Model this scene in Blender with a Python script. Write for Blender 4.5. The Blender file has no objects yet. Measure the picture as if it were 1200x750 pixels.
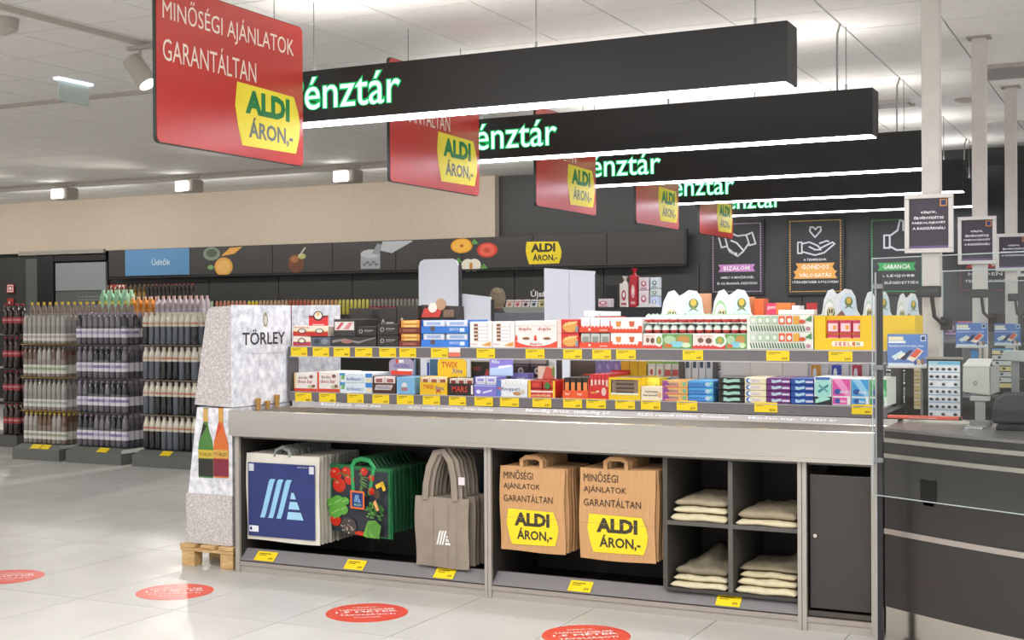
import bpy, math, random
from mathutils import Vector, Matrix
random.seed(7)
D = bpy.data
COL = bpy.context.scene.collection
SC = bpy.context.scene

# ------------------------------------------------------------------ camera
HCAM = 1.45
YAW, PITCH, ROLL, FPX = .4595, -.0047, -.0056, 1524.94
FW = Vector((-math.sin(YAW)*math.cos(PITCH), math.cos(YAW)*math.cos(PITCH), math.sin(PITCH)))
_r = Vector((math.cos(YAW), math.sin(YAW), 0)); _u = _r.cross(FW)
RT = _r*math.cos(ROLL)+_u*math.sin(ROLL); UP = -_r*math.sin(ROLL)+_u*math.cos(ROLL)
CP = Vector((0, 0, HCAM))
cam = D.objects.new('camera', D.cameras.new('camera')); COL.objects.link(cam)
cam.data.sensor_width = 36; cam.data.lens = 36*FPX/1200; cam.data.clip_end = 200
cam.matrix_world = Matrix(((RT.x, UP.x, -FW.x, CP.x), (RT.y, UP.y, -FW.y, CP.y), (RT.z, UP.z, -FW.z, CP.z), (0, 0, 0, 1)))
SC.camera = cam
# ------------------------------------------------------------------ world, exposure
SC.view_settings.view_transform = 'Standard'; SC.view_settings.look = 'None'
SC.view_settings.gamma = 1; SC.view_settings.use_curve_mapping = False
SC.view_settings.exposure = .38
w = D.worlds.new('hall_light'); SC.world = w; w.use_nodes = True
w.node_tree.nodes['Background'].inputs[0].default_value = (1, .985, .965, 1)
w.node_tree.nodes['Background'].inputs[1].default_value = .75
# ------------------------------------------------------------------ area lights added near the ceiling for fill, without fixtures
def area(x, y, z, sx, sy, e, col=(1, .98, .95), rot=(0, 0, 0)):
    l = D.lights.new('fill_area', 'AREA'); l.shape = 'RECTANGLE'; l.size = sx; l.size_y = sy; l.energy = e; l.color = col
    o = D.objects.new('fill_area_light', l); COL.objects.link(o); o.location = (x, y, z); o.rotation_euler = rot
    return o
for x in (-6.6, -4.2, -1.8, .6):
    for y in (.5, 2.9):
        area(x, y, 3.2, .25, 1.3, 6 if x < -6 else 52)
for x, y in ((-10, 3.5), (-13.5, 3.5), (-10.5, 5.5), (-14, 6), (-15.5, 10), (2.2, 6), (2.2, 10), (2.2, 13)):
    area(x, y, 3.2, .25, 1.3, 18 if y == 3.5 else 50)  # added fill beyond both sides of the view, lighting the bottle fronts
for x in (-17, -14, -11, -8, -5.5):
    area(x, 13.75, 3.15, 2.4, .1, 17, rot=(math.radians(42), 0, 0))  # added lights tilted at the back wall to brighten it, no lamp bodies
def spot(x, y, z, tx, ty, tz, e, ang=75, col=(1, .95, .88), r=.05):
    l = D.lights.new('spot', 'SPOT'); l.energy = e; l.spot_size = math.radians(ang); l.spot_blend = .6; l.color = col; l.shadow_soft_size = r
    o = D.objects.new('spot_light', l); COL.objects.link(o); o.location = (x, y, z)
    o.rotation_euler = (Vector((tx, ty, tz))-Vector((x, y, z))).to_track_quat('-Z', 'Y').to_euler()
    return o

# ------------------------------------------------------------------ helpers
def ray(x, y): return FW + RT*((x-600)/FPX) - UP*((y-375)/FPX)
def atY(x, y, c): d = ray(x, y); return CP + d*(c/d.y)
def atX(x, y, c): d = ray(x, y); return CP + d*(c/d.x)
def atZ(x, y, c): d = ray(x, y); return CP + d*((c-HCAM)/d.z)

def lin(h):
    h = h.lstrip('#'); c = [int(h[i:i+2], 16)/255 for i in (0, 2, 4)]
    return tuple((v/12.92 if v <= .04045 else ((v+.055)/1.055)**2.4) for v in c)
_M = {}
def M(col, rough=.5, metal=0, emit=0, noise=.05, scale=14, spec=.5, coat=0, alpha=1):
    key = (col, rough, metal, emit, noise, scale, spec, coat, alpha)
    if key in _M: return _M[key]
    m = D.materials.new('mat_'+col.strip('#')); m.use_nodes = True; nt = m.node_tree; b = nt.nodes['Principled BSDF']
    c = lin(col)
    b.inputs['Base Color'].default_value = (*c, 1); b.inputs['Roughness'].default_value = rough; b.inputs['Metallic'].default_value = metal
    b.inputs['Specular IOR Level'].default_value = spec; b.inputs['Coat Weight'].default_value = coat
    if emit:
        b.inputs['Emission Color'].default_value = (*c, 1); b.inputs['Emission Strength'].default_value = emit
    elif noise:
        n = nt.nodes.new('ShaderNodeTexNoise'); n.inputs['Scale'].default_value = scale; n.inputs['Detail'].default_value = 3
        tc = nt.nodes.new('ShaderNodeTexCoord'); nt.links.new(tc.outputs['Object'], n.inputs['Vector'])
        mx = nt.nodes.new('ShaderNodeMix'); mx.data_type = 'RGBA'
        mx.inputs[6].default_value = (*[max(0, v*(1-noise*1.6)) for v in c], 1); mx.inputs[7].default_value = (*[min(1, v*(1+noise*1.6)) for v in c], 1)
        nt.links.new(n.outputs['Fac'], mx.inputs[0]); nt.links.new(mx.outputs[2], b.inputs['Base Color'])
    if alpha < 1: b.inputs['Alpha'].default_value = alpha
    _M[key] = m
    return m
def nodes_mat(name, rough=.5, metal=0, spec=.5):
    m = D.materials.new(name); m.use_nodes = True; nt = m.node_tree; b = nt.nodes['Principled BSDF']
    b.inputs['Roughness'].default_value = rough; b.inputs['Metallic'].default_value = metal; b.inputs['Specular IOR Level'].default_value = spec
    return m, nt, b
def ramp_noise(nt, out, stops, scale=5, detail=4, stretch=(1, 1, 1), kind='noise', coord='Object'):
    tc = nt.nodes.new('ShaderNodeTexCoord'); mp = nt.nodes.new('ShaderNodeMapping'); mp.inputs['Scale'].default_value = stretch
    nt.links.new(tc.outputs[coord], mp.inputs['Vector'])
    n = nt.nodes.new('ShaderNodeTexNoise' if kind == 'noise' else 'ShaderNodeTexVoronoi'); n.inputs['Scale'].default_value = scale
    if kind == 'noise': n.inputs['Detail'].default_value = detail
    nt.links.new(mp.outputs[0], n.inputs['Vector'])
    r = nt.nodes.new('ShaderNodeValToRGB')
    while len(r.color_ramp.elements) < len(stops): r.color_ramp.elements.new(.5)
    for e, (p, c) in zip(r.color_ramp.elements, stops):
        e.position = p; e.color = (*lin(c), 1)
    nt.links.new(n.outputs['Fac' if kind == 'noise' else 'Distance'], r.inputs[0])
    nt.links.new(r.outputs[0], out)
    return n

def steel_mat():
    m, nt, b = nodes_mat('brushed_steel', .3, 1)
    ramp_noise(nt, b.inputs['Base Color'], [(.3, '#c9c3bb'), (.7, '#d0cbc4')], 2, 2, (.6, 1, 1))
    n = ramp_noise(nt, b.inputs['Roughness'], [(.3, '#727272'), (.7, '#7a7a7a')], 3, 2, (1, 1, 1))
    return m
STEEL = steel_mat()
def floor_mat():
    m, nt, b = nodes_mat('porcelain_floor', .28, 0, .5)
    ramp_noise(nt, b.inputs['Base Color'], [(.25, '#b1afab'), (.5, '#bcbab6'), (.75, '#c6c4c1')], 1.3, 6, (1, 1, 1))
    ramp_noise(nt, b.inputs['Roughness'], [(.3, '#9a9a9a'), (.7, '#b8b8b8')], 4, 4)
    return m
FLOORM = floor_mat()
def speck_mat():
    m, nt, b = nodes_mat('speckled_print', .55)
    ramp_noise(nt, b.inputs['Base Color'], [(.3, '#a8a2a2'), (.48, '#bdb7b7'), (.6, '#cdc8c9'), (.75, '#e6e3e4')], 80, 6)
    return m
SPECK = speck_mat()
def speck2():
    m, nt, b = nodes_mat('icy_print', .45)
    ramp_noise(nt, b.inputs['Base Color'], [(.3, '#b9bcc6'), (.5, '#d9dbe3'), (.7, '#f2f3f7')], 26, 6)
    return m
ICY = speck2()
def wood_mat(a='#b08a58', c='#d6b482'):
    m, nt, b = nodes_mat('pine_wood', .7)
    ramp_noise(nt, b.inputs['Base Color'], [(.3, a), (.7, c)], 5, 4, (2, 14, 14))
    return m
PINE = wood_mat()
def kraft_mat():
    m, nt, b = nodes_mat('kraft_paper', .7)
    ramp_noise(nt, b.inputs['Base Color'], [(.3, '#b98d60'), (.7, '#c99c6c')], 6, 4, (30, 1, 1))
    return m
KRAFT = kraft_mat()
def glass_mat(tint='#fbfdfc', refl=.1):
    m = D.materials.new('acrylic'); m.use_nodes = True; nt = m.node_tree; nt.nodes.remove(nt.nodes['Principled BSDF'])
    out = nt.nodes['Material Output']; t = nt.nodes.new('ShaderNodeBsdfTransparent'); t.inputs[0].default_value = (*lin(tint), 1)
    g = nt.nodes.new('ShaderNodeBsdfGlossy'); g.inputs['Roughness'].default_value = .03
    fr = nt.nodes.new('ShaderNodeFresnel'); fr.inputs[0].default_value = 1.45
    mx = nt.nodes.new('ShaderNodeMixShader'); ml = nt.nodes.new('ShaderNodeMath'); ml.operation = 'MULTIPLY'; ml.inputs[1].default_value = .4; nt.links.new(fr.outputs[0], ml.inputs[0]); nt.links.new(ml.outputs[0], mx.inputs[0]); nt.links.new(t.outputs[0], mx.inputs[1]); nt.links.new(g.outputs[0], mx.inputs[2])
    nt.links.new(mx.outputs[0], out.inputs[0])
    return m
ACRYL = glass_mat()

OR = {}
class MB:
    def __init__(s): s.v = []; s.f = []; s.fm = []; s.mats = []
    def mi(s, m):
        if m not in s.mats: s.mats.append(m)
        return s.mats.index(m)
    def add(s, vs, fs, m):
        n = len(s.v); s.v += [tuple(p) for p in vs]; k = s.mi(m)
        for f in fs: s.f.append(tuple(i+n for i in f)); s.fm.append(k)
        return s
    def box(s, x0, y0, z0, x1, y1, z1, m, fr=None):
        vs = [(x, y, z) for z in (z0, z1) for x, y in ((x0, y0), (x1, y0), (x1, y1), (x0, y1))]
        if fr: vs = [fr @ Vector(p) for p in vs]
        return s.add(vs, [(0, 3, 2, 1), (4, 5, 6, 7), (0, 1, 5, 4), (1, 2, 6, 5), (2, 3, 7, 6), (3, 0, 4, 7)], m)
    def prism(s, poly, ext, m):
        n = len(poly); e = Vector(ext); vs = [Vector(p) for p in poly]; vs += [p+e for p in vs]
        fs = [tuple(range(n)), tuple(range(2*n-1, n-1, -1))]+[(i+n, (i+1) % n+n, (i+1) % n, i) for i in range(n)]
        return s.add(vs, fs, m)
    def lathe(s, c, prof, m, n=12, ms=None, ax='z', caps=True):
        c = Vector(c); vs = []
        for r, z in prof:
            for i in range(n):
                a = 2*math.pi*i/n; p = (r*math.cos(a), r*math.sin(a), z)
                if ax == 'y': p = (p[0], p[2], p[1])
                if ax == 'x': p = (p[2], p[0], p[1])
                vs.append(c+Vector(p))
        base = len(s.v); s.v += [tuple(p) for p in vs]
        for j in range(len(prof)-1):
            k = s.mi(ms[j] if ms else m)
            for i in range(n):
                s.f.append((base+j*n+i, base+j*n+(i+1) % n, base+(j+1)*n+(i+1) % n, base+(j+1)*n+i)); s.fm.append(k)
        if caps:
            s.f.append(tuple(base+i for i in range(n-1, -1, -1))); s.fm.append(s.mi(ms[0] if ms else m))
            L = (len(prof)-1)*n; s.f.append(tuple(base+L+i for i in range(n))); s.fm.append(s.mi(ms[-1] if ms else m))
        return s
    def tube(s, pts, r, m, n=8, flat=None):
        pts = [Vector(p) for p in pts]; rings = []
        for i, p in enumerate(pts):
            t = (pts[min(i+1, len(pts)-1)]-pts[max(i-1, 0)]).normalized()
            a = t.orthogonal().normalized() if flat is None else (Vector(flat)-t*t.dot(Vector(flat))).normalized()
            if i and flat is None:
                a = (pa-t*t.dot(pa)).normalized()
            pa = a; b = t.cross(a)
            rx, ry = (r, r) if not isinstance(r, tuple) else r
            rings.append([p+a*rx*math.cos(2*math.pi*k/n+math.pi/n)+b*ry*math.sin(2*math.pi*k/n+math.pi/n) for k in range(n)])
        vs = [q for rg in rings for q in rg]; L = len(rings)
        fs = [(j*n+k, j*n+(k+1) % n, (j+1)*n+(k+1) % n, (j+1)*n+k) for j in range(L-1) for k in range(n)]
        fs += [tuple(range(n-1, -1, -1)), tuple((L-1)*n+k for k in range(n))]
        return s.add(vs, fs, m)
    def build(s, name, parent=None, bevel=0, smooth=False, seg=2, origin=None):
        me = D.meshes.new(name)
        if parent is not None: o0 = OR[parent.name]
        elif origin is not None: o0 = Vector(origin)
        else:
            xs = [p[0] for p in s.v]; ys = [p[1] for p in s.v]; zs = [p[2] for p in s.v]
            o0 = Vector(((min(xs)+max(xs))/2, (min(ys)+max(ys))/2, min(zs)))
        me.from_pydata([tuple(Vector(p)-o0) for p in s.v], [], s.f)
        for m in s.mats: me.materials.append(m)
        me.polygons.foreach_set('material_index', s.fm)
        if smooth: me.polygons.foreach_set('use_smooth', [True]*len(s.f))
        me.update()
        o = D.objects.new(name, me); COL.objects.link(o)
        if parent is not None: o.parent = parent
        else: o.location = o0
        OR[o.name] = o0
        if bevel:
            b = o.modifiers.new('bevel', 'BEVEL'); b.width = bevel; b.segments = seg; b.limit_method = 'ANGLE'; b.angle_limit = .6
        return o
def tag(o, label=None, cat=None, group=None, kind=None):
    if label: o['label'] = label
    if cat: o['category'] = cat
    if group: o['group'] = group
    if kind: o['kind'] = kind
    return o
def thing(name, label, cat, loc, group=None):
    o = D.objects.new(name, None); COL.objects.link(o); o.location = loc; o.empty_display_size = .05
    OR[o.name] = Vector(loc); return tag(o, label, cat, group)
def struct(o, label=None): return tag(o, label, None, None, 'structure')
def kids(o): return [c for c in D.objects if c.parent == o]
CH = {}
def copy_tree(o, d=(0, 0, 0), label=None, group=None, par=None):
    c = o.copy(); COL.objects.link(c); c.parent = par
    if par is None: c.location = o.location+Vector(d); OR[c.name] = OR[o.name]+Vector(d)
    if label: c['label'] = label
    if group: c['group'] = group
    if o.name not in CH: CH[o.name] = [k for k in o.children]
    for k in CH[o.name]: copy_tree(k, par=c)
    return c

_T = {}
def glyphs(body, bold=0, res=2):
    k = (body, bold, res)
    if k in _T: return _T[k]
    cu = D.curves.new('lettering', 'FONT'); cu.body = body; cu.offset = bold; cu.resolution_u = res
    ob = D.objects.new('lettering', cu); COL.objects.link(ob)
    dg = bpy.context.evaluated_depsgraph_get(); dg.update()
    me = ob.evaluated_get(dg).to_mesh()
    vs = [tuple(v.co) for v in me.vertices]; fs = [tuple(p.vertices) for p in me.polygons]
    ob.evaluated_get(dg).to_mesh_clear(); D.objects.remove(ob); D.curves.remove(cu)
    x0 = min(p[0] for p in vs); x1 = max(p[0] for p in vs); y0 = min(p[1] for p in vs); y1 = max(p[1] for p in vs)
    vs = [((p[0]-x0)/(x1-x0), (p[1]-y0)/(y1-y0)) for p in vs]
    _T[k] = (vs, fs); return _T[k]
class PR:
    """flat print on a plane: origin O, unit vectors R (right), U (up); all sizes in metres, or normalised when w,h given"""
    def __init__(s, O, R, U, w=1, h=1, eps=.0008, step=.00025):
        s.O = Vector(O); s.R = Vector(R).normalized(); s.U = Vector(U).normalized(); s.N = s.R.cross(s.U); s.w = w; s.h = h; s.e = eps; s.st = step; s.mb = MB()
    def P(s, u, v): return s.O+s.R*(u*s.w)+s.U*(v*s.h)+s.N*s.e
    def poly(s, pts, m):
        s.mb.add([s.P(*p) for p in pts], [tuple(range(len(pts)))], m if not isinstance(m, str) else M(m)); s.e += s.st; return s
    def rect(s, u0, v0, u1, v1, m): return s.poly([(u0, v0), (u1, v0), (u1, v1), (u0, v1)], m)
    def ell(s, cu, cv, ru, rv, m, n=20, a0=0, a1=360):
        k = n if a1-a0 >= 360 else n+1
        return s.poly([(cu+ru*math.cos(math.radians(a0+(a1-a0)*i/n)), cv+rv*math.sin(math.radians(a0+(a1-a0)*i/n))) for i in range(k)], m)
    def line(s, pts, t, m, closed=False):
        """polyline of thickness t (metres)"""
        m = m if not isinstance(m, str) else M(m)
        q = [s.P(*p) for p in pts]
        if closed: q.append(q[0])
        for a, b in zip(q, q[1:]):
            d = (b-a)
            if d.length < 1e-6: continue
            n = s.N.cross(d.normalized())*t/2; d = d.normalized()*t*.3
            s.mb.add([a-d-n, b+d-n, b+d+n, a-d+n], [(0, 1, 2, 3)], m)
        s.e += s.st; return s
    def txt(s, body, u, v, w, h, m, bold=0, res=2, slant=0):
        vs, fs = glyphs(body, bold, res)
        s.mb.add([s.P(u+x*w+y*slant*h, v+y*h) for x, y in vs], fs, m if not isinstance(m, str) else M(m)); s.e += s.st; return s
    def design(s, lst):
        for d in lst:
            k = d[0]
            if k == 'r': s.rect(*d[1:])
            elif k == 'e': s.ell(*d[1:])
            elif k == 't': s.txt(d[1], d[2], d[3], d[4], d[5], d[6], .01, 1)
            elif k == 'p': s.poly(d[1], d[2])
        return s
    def build(s, name='print', parent=None): return s.mb.build(name, parent)

def badge(pr, u, v, w, h, yel='#ecd21e', ink='#37321f', ink2=None):
    P = lambda pts: [(u+a*w, v+b*h) for a, b in pts]
    pr.poly(P([(.1, 0), (.93, .02), (.985, .3), (1, .52), (.97, .72), (.9, .97), (.03, 1), (.0, .62), (.04, .3)]), M(yel, .5))
    pr.txt('ALDI', u+.15*w, v+.53*h, .68*w, .38*h, ink, .055)
    pr.txt('ÁRON,-', u+.2*w, v+.1*h, .68*w, .38*h, ink2 or ink, .03)
def logoA(pr, u, v, w, h, m, m2=None):
    m2 = m2 or m
    for i in range(3):
        x = .21*i
        pts = [(x, 0), (x+.12, 0), (x+.16, .12), (x+.36, .9), (x+.4, 1), (x+.28, 1), (x+.24, .95), (x+.05, .15)]
        pr.poly([(u+a*w*.9, v+b*h) for a, b in pts], m)
    for y0, y1 in ((0, .19), (.26, .45), (.52, .68)):
        L = lambda y: .62+.16*y
        Rr = lambda y: 1.0-.22*y/.68
        pr.poly([(u+a*w, v+b*h) for a, b in ((L(y0), y0), (Rr(y0), y0), (Rr(y1), y1), (L(y1), y1))], m2)
X_ = Vector((1, 0, 0)); Y_ = Vector((0, 1, 0)); Z_ = Vector((0, 0, 1))
DARK = M('#1d1c1b', .5); DGREY = M('#2f2c2a', .45); TAUPE = M('#aaa49c', .38, .5); WHITE = M('#e8e8ea', .4)
RAILM = M('#716c70', .4); YEL = M('#f3d31a', .5); INK = M('#5a4a18', .6)

# ================================================================== SETTING
CZ = 3.293; BW = 15.55
# floor of large porcelain slabs
fb = MB().box(-24, -2, -.08, 4, 17, -.012, M('#8b867e', .8)).build('floor'); struct(fb, 'light grey porcelain tiled floor')
def grid_tiles(parent, name, xs, ys, pitchx, pitchy, gap, z0, z1, mat, limit, far_name):
    cells = []
    for x in xs:
        for y in ys:
            c = Vector((x+pitchx/2, y+pitchy/2, z0)); d = c-CP; zz = d.dot(FW)
            if zz < .5: vis = False
            else:
                px = 600+FPX*d.dot(RT)/zz; py = 375-FPX*d.dot(UP)/zz
                mrg = 420*3/max(zz, .5)
                vis = -mrg < px < 1200+mrg and -mrg < py < 750+mrg
            cells.append((not vis, d.length, x, y))
    cells.sort(); near = cells[:limit]; far = cells[limit:]
    def tb(mb, x, y): mb.box(x+gap/2, y+gap/2, z0, x+pitchx-gap/2, y+pitchy-gap/2, z1, mat)
    mb = MB(); tb(mb, 0, 0); me0 = None
    for _, _, x, y in near:
        if me0 is None:
            o = mb.build(name, None, origin=(0, 0, 0)); me0 = o.data
        else:
            o = D.objects.new(name, me0); COL.objects.link(o)
        o.parent = parent; o.location = Vector((x, y, 0))-OR[parent.name]
    if far:
        mb = MB()
        for _, _, x, y in far: tb(mb, x, y)
        o = mb.build(far_name, parent); o['kind'] = 'stuff'
grid_tiles(fb, 'floor_tile', [-3.1+.62*i for i in range(-33, 11)], [0+1.25*i for i in range(-1, 13)], .62, 1.25, .004, -.012, 0, FLOORM, 290, 'floor_tiles_beyond')
# ceiling
cb = MB().box(-24, -2, CZ+.012, 4, 17, CZ+.1, M('#8a847e', .8)).build('ceiling'); struct(cb, 'suspended ceiling of off white square tiles')
grid_tiles(cb, 'ceiling_tile', [-1.2+.605*i for i in range(-37, 8)], [7.4+.605*i for i in range(-15, 14)], .605, .605, .012, CZ, CZ+.012, M('#e6e4e0', .75), 295, 'ceiling_tiles_beyond')
# back wall
wb = MB().box(-24, BW, 0, 4, BW+.2, CZ, M('#3d3d3c', .55)).build('wall_back'); struct(wb, 'dark grey back wall of the shop')
zb = atY(300, 288, BW).z
xr = atY(580, 240, BW-.12).x
wu = MB().box(-24, BW-.12, 2.475, xr, BW, CZ, M('#c3b4a2', .7)).build('upper_wall', wb)
for i, xx in enumerate([-16.6+1.28*k for k in range(16)]):
    if -15.9 < xx+.64 < -14.5: continue
    MB().box(xx+.006, BW-.03, 0, xx+1.274, BW, 1.25, M('#3a3937', .5)).box(xx+.006, BW-.03, 1.262, xx+1.274, BW, 2.06, M('#3a3937', .5)).build('wall_panel', wb)
wl = MB().box(-24, -2, 0, -23.8, 17, CZ, M('#8f8578', .7)).build('wall_left'); struct(wl, 'left wall far beyond the drinks')
# recess with a metal door at the far left
x0, x1 = atY(66, 400, BW).x, atY(128, 400, BW).x
dr = MB().box(x0-.6, BW-.06, 0, x0+.05, BW, 2.475, M('#5f5f5e', .4)).build('door_1'); struct(dr, 'dark metal door in the back wall')
xa, xb = atY(46, 400, BW).x, atY(70, 400, BW).x
MB().box(xb-.35, BW-.13, 0, xb, BW-.061, 2.46, M('#1f1f1f', .5)).build('door_frame', dr)
MB().box(xb, BW-.12, 2.33, x1+.05, BW-.061, 2.46, M('#171717', .5)).build('door_lintel', dr)
MB().box(xb+.02, BW-.1, 0, x1+.03, BW-.061, 1.85, M('#5e6260', .35)).build('door_grille', dr)
MB().box(xb+.02, BW-.1, 1.86, x1+.03, BW-.061, 2.3, M('#8e9394', .35)).build('door_upper_pane', dr)
gm = MB()
for i in range(18):
    for j in range(12):
        gx = xb+.5+.045*i; gz = 1.2+.05*j
        gm.box(gx, BW-.104, gz, gx+.018, BW-.1, gz+.018, M('#9a9f9c', .4))
o = gm.build('grille_perforation', dr); o['kind'] = 'stuff'
MB().box(x0-.65, BW-.17, 2.44, x1+.05, BW-.121, 2.5, M('#9b958c', .5)).build('shutter_rail', dr)

# dark picture band along the back wall
bz0, bz1 = 2.06, 2.475
bx0, bx1 = atY(127, 300, BW-.15).x, atY(803, 290, BW-.15).x
band = thing('header_band', 'long charcoal picture band with fruit and drinks above the back shelves', 'header board', ((bx0+bx1)/2, BW-.15, bz0))
n = 9
for i in range(n):
    a = bx0+(bx1-bx0)*i/n; b = bx0+(bx1-bx0)*(i+1)/n
    MB().box(a+.004, BW-.15, bz0, b-.004, BW-.121, bz1, M('#3b3836', .45, noise=.12, scale=3)).build('header_panel', band, .003)
MB().box(bx1, BW-.17, bz0-.02, bx1+.03, BW-.121, bz1+.02, DARK).box(bx0, BW-.17, bz0-.03, bx1+.03, BW-.121, bz0-.006, DARK).build('header_frame', band)
pb = PR((0, BW-.151, 0), X_, Z_)
def bp(x, y): p = atY(x, y, BW-.152); return p.x, p.z
def brect(x0, y0, x1, y1, m): a = bp(x0, y1); b = bp(x1, y0); pb.rect(a[0], a[1], b[0], b[1], m)
a = bp(147, 325); b = bp(222, 291); bx = MB().box(a[0], BW-.156, bz0+.01, b[0], BW-.1505, bz1-.005, M('#5b8db8', .5)).build('blue_panel', band)
bx['label'] = 'light blue panel'
def nxt():
    global pb
    pb.build('printed_picture', band); pb = PR((0, BW-.151, 0), X_, Z_)
a = bp(178, 311); pb.e = .006; pb.txt('Üdítők', a[0], a[1], .36, .11, '#d9e6ec', 0, 2)
nxt(); a = bp(248, 302)
pb.ell(a[0], 2.37, .16, .1, '#7d8a78'); pb.ell(a[0], 2.38, .1, .06, '#4c5c3a'); pb.ell(a[0]-.02, 2.17, .06, .035, '#7fa36a')
nxt(); a = bp(262, 311); pb.ell(a[0], a[1]-.02, .17, .14, '#dfa24a'); pb.ell(a[0], a[1]-.02, .13, .1, '#e9b765'); pb.poly([(a[0]-.05, 2.33), (a[0]+.12, 2.45), (a[0]+.35, 2.46), (a[0]+.2, 2.36)], '#e2a648')
nxt(); a = bp(347, 307); pb.ell(a[0], a[1]-.02, .14, .14, '#6d3f26'); pb.ell(a[0]-.03, a[1]+.04, .07, .05, '#a46a43'); pb.ell(a[0]+.1, a[1]+.08, .07, .04, '#b6b26c'); pb.line([(a[0]+.05, a[1]+.08), (a[0]+.16, a[1]+.2)], .02, '#cfcabd')
nxt(); a = bp(434, 305); pb.rect(a[0]-.16, 2.09, a[0]+.16, 2.3, '#9fa3a6'); pb.ell(a[0], 2.3, .16, .06, '#babdbf'); pb.poly([(a[0]+.02, 2.3), (a[0]+.14, 2.28), (a[0]+.2, 2.42), (a[0]+.12, 2.44)], '#8f9498')
pb.poly([(a[0]+.17, 2.34), (a[0]+.35, 2.3), (a[0]+.68, 2.45), (a[0]+.68, 2.465), (a[0]+.2, 2.465)], '#b7bbbe'); 
for k in range(5): pb.ell(a[0]-.1+.05*k, 2.15+.03*(k % 2), .03, .02, '#6f7478')
nxt(); a = bp(541, 288); pb.ell(a[0], 2.37, .17, .1, '#e49a1d'); pb.ell(a[0], 2.37, .145, .083, '#f0b542'); pb.ell(a[0], 2.37, .03, .02, '#b9651a')
nxt(); a = bp(571, 293); pb.ell(a[0], a[1], .155, .1, '#cf3d2b'); pb.ell(a[0], a[1], .12, .078, '#e5624b'); pb.ell(a[0], a[1], .05, .035, '#c9452f')
nxt(); a = bp(552, 309); pb.ell(a[0]-.05, a[1]-.02, .1, .085, '#e8e2d0'); pb.ell(a[0]+.05, a[1]-.02, .1, .085, '#e8e2d0'); pb.ell(a[0], a[1]-.03, .025, .05, '#c98a3a')
for q, r in ((556, 284), (537, 306), (567, 313)):
    nxt(); a = bp(q, r); pb.poly([(a[0]-.07, a[1]-.03), (a[0]+.06, a[1]-.02), (a[0], a[1]+.05)], '#5f9a4a')
nxt(); a = bp(616, 310); b = bp(658, 282); badge(pb, a[0], a[1]-.0, b[0]-a[0], b[1]-a[1])
pb.build('printed_picture', band)
# thin panel above the band, fire signs, lettering on wall
def flat_sign(name, label, cat, px0, py0, px1, py1, Yp, col, design, th=.01, group=None):
    a = atY(px0, py1, Yp); b = atY(px1, py0, Yp); zc0 = a.z; zc1 = b.z
    t = MB().box(a.x, Yp, zc0, b.x, Yp+th, zc1, M(col, .5)).build(name)
    tag(t, label, cat, group)
    PR((a.x, Yp, zc0), X_, Z_, b.x-a.x, zc1-zc0).design(design).build('printed_symbol', t)
    return t
W_ = '#f0ebe6'
flat_sign('fire_sign', 'small red fire hose sign at the far left of the dark wall', 'sign', 8, 333, 16, 343, BW-.04, '#c53a3a', [('r', .08, .08, .92, .92, '#e8dcd8'), ('r', .2, .2, .8, .8, '#b62f2f'), ('e', .5, .5, .2, .2, '#efe6e2')])
flat_sign('fire_sign', 'tiny red fire extinguisher sign below the fire hose sign', 'sign', 8.5, 349, 16, 357, BW-.04, '#8e3434', [('r', .1, .5, .9, .9, '#b34040'), ('e', .3, .3, .15, .2, '#d7b9b4')])
flat_sign('fire_sign', 'wide red and white double fire sign right of the metal door', 'sign', 129, 333, 146.5, 342.5, BW-.04, '#c0322f', [('p', [(.04, .1), (.2, .5), (.04, .9)], W_), ('p', [(.46, .1), (.3, .5), (.46, .9)], W_), ('r', .5, .05, .53, .95, W_), ('r', .6, .1, .95, .9, W_), ('r', .63, .15, .75, .6, '#b62f2f'), ('e', .86, .45, .06, .25, '#b62f2f')])
t = PR((0, BW-.032, 0), X_, Z_); a = atY(622, 350, BW-.032); t.txt('Újság', a.x, a.z, .27, .12, '#e6e4df', .02); tag(t.build('wall_lettering'), 'white lettering Újság on the dark wall above the magazines', 'lettering')

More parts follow.
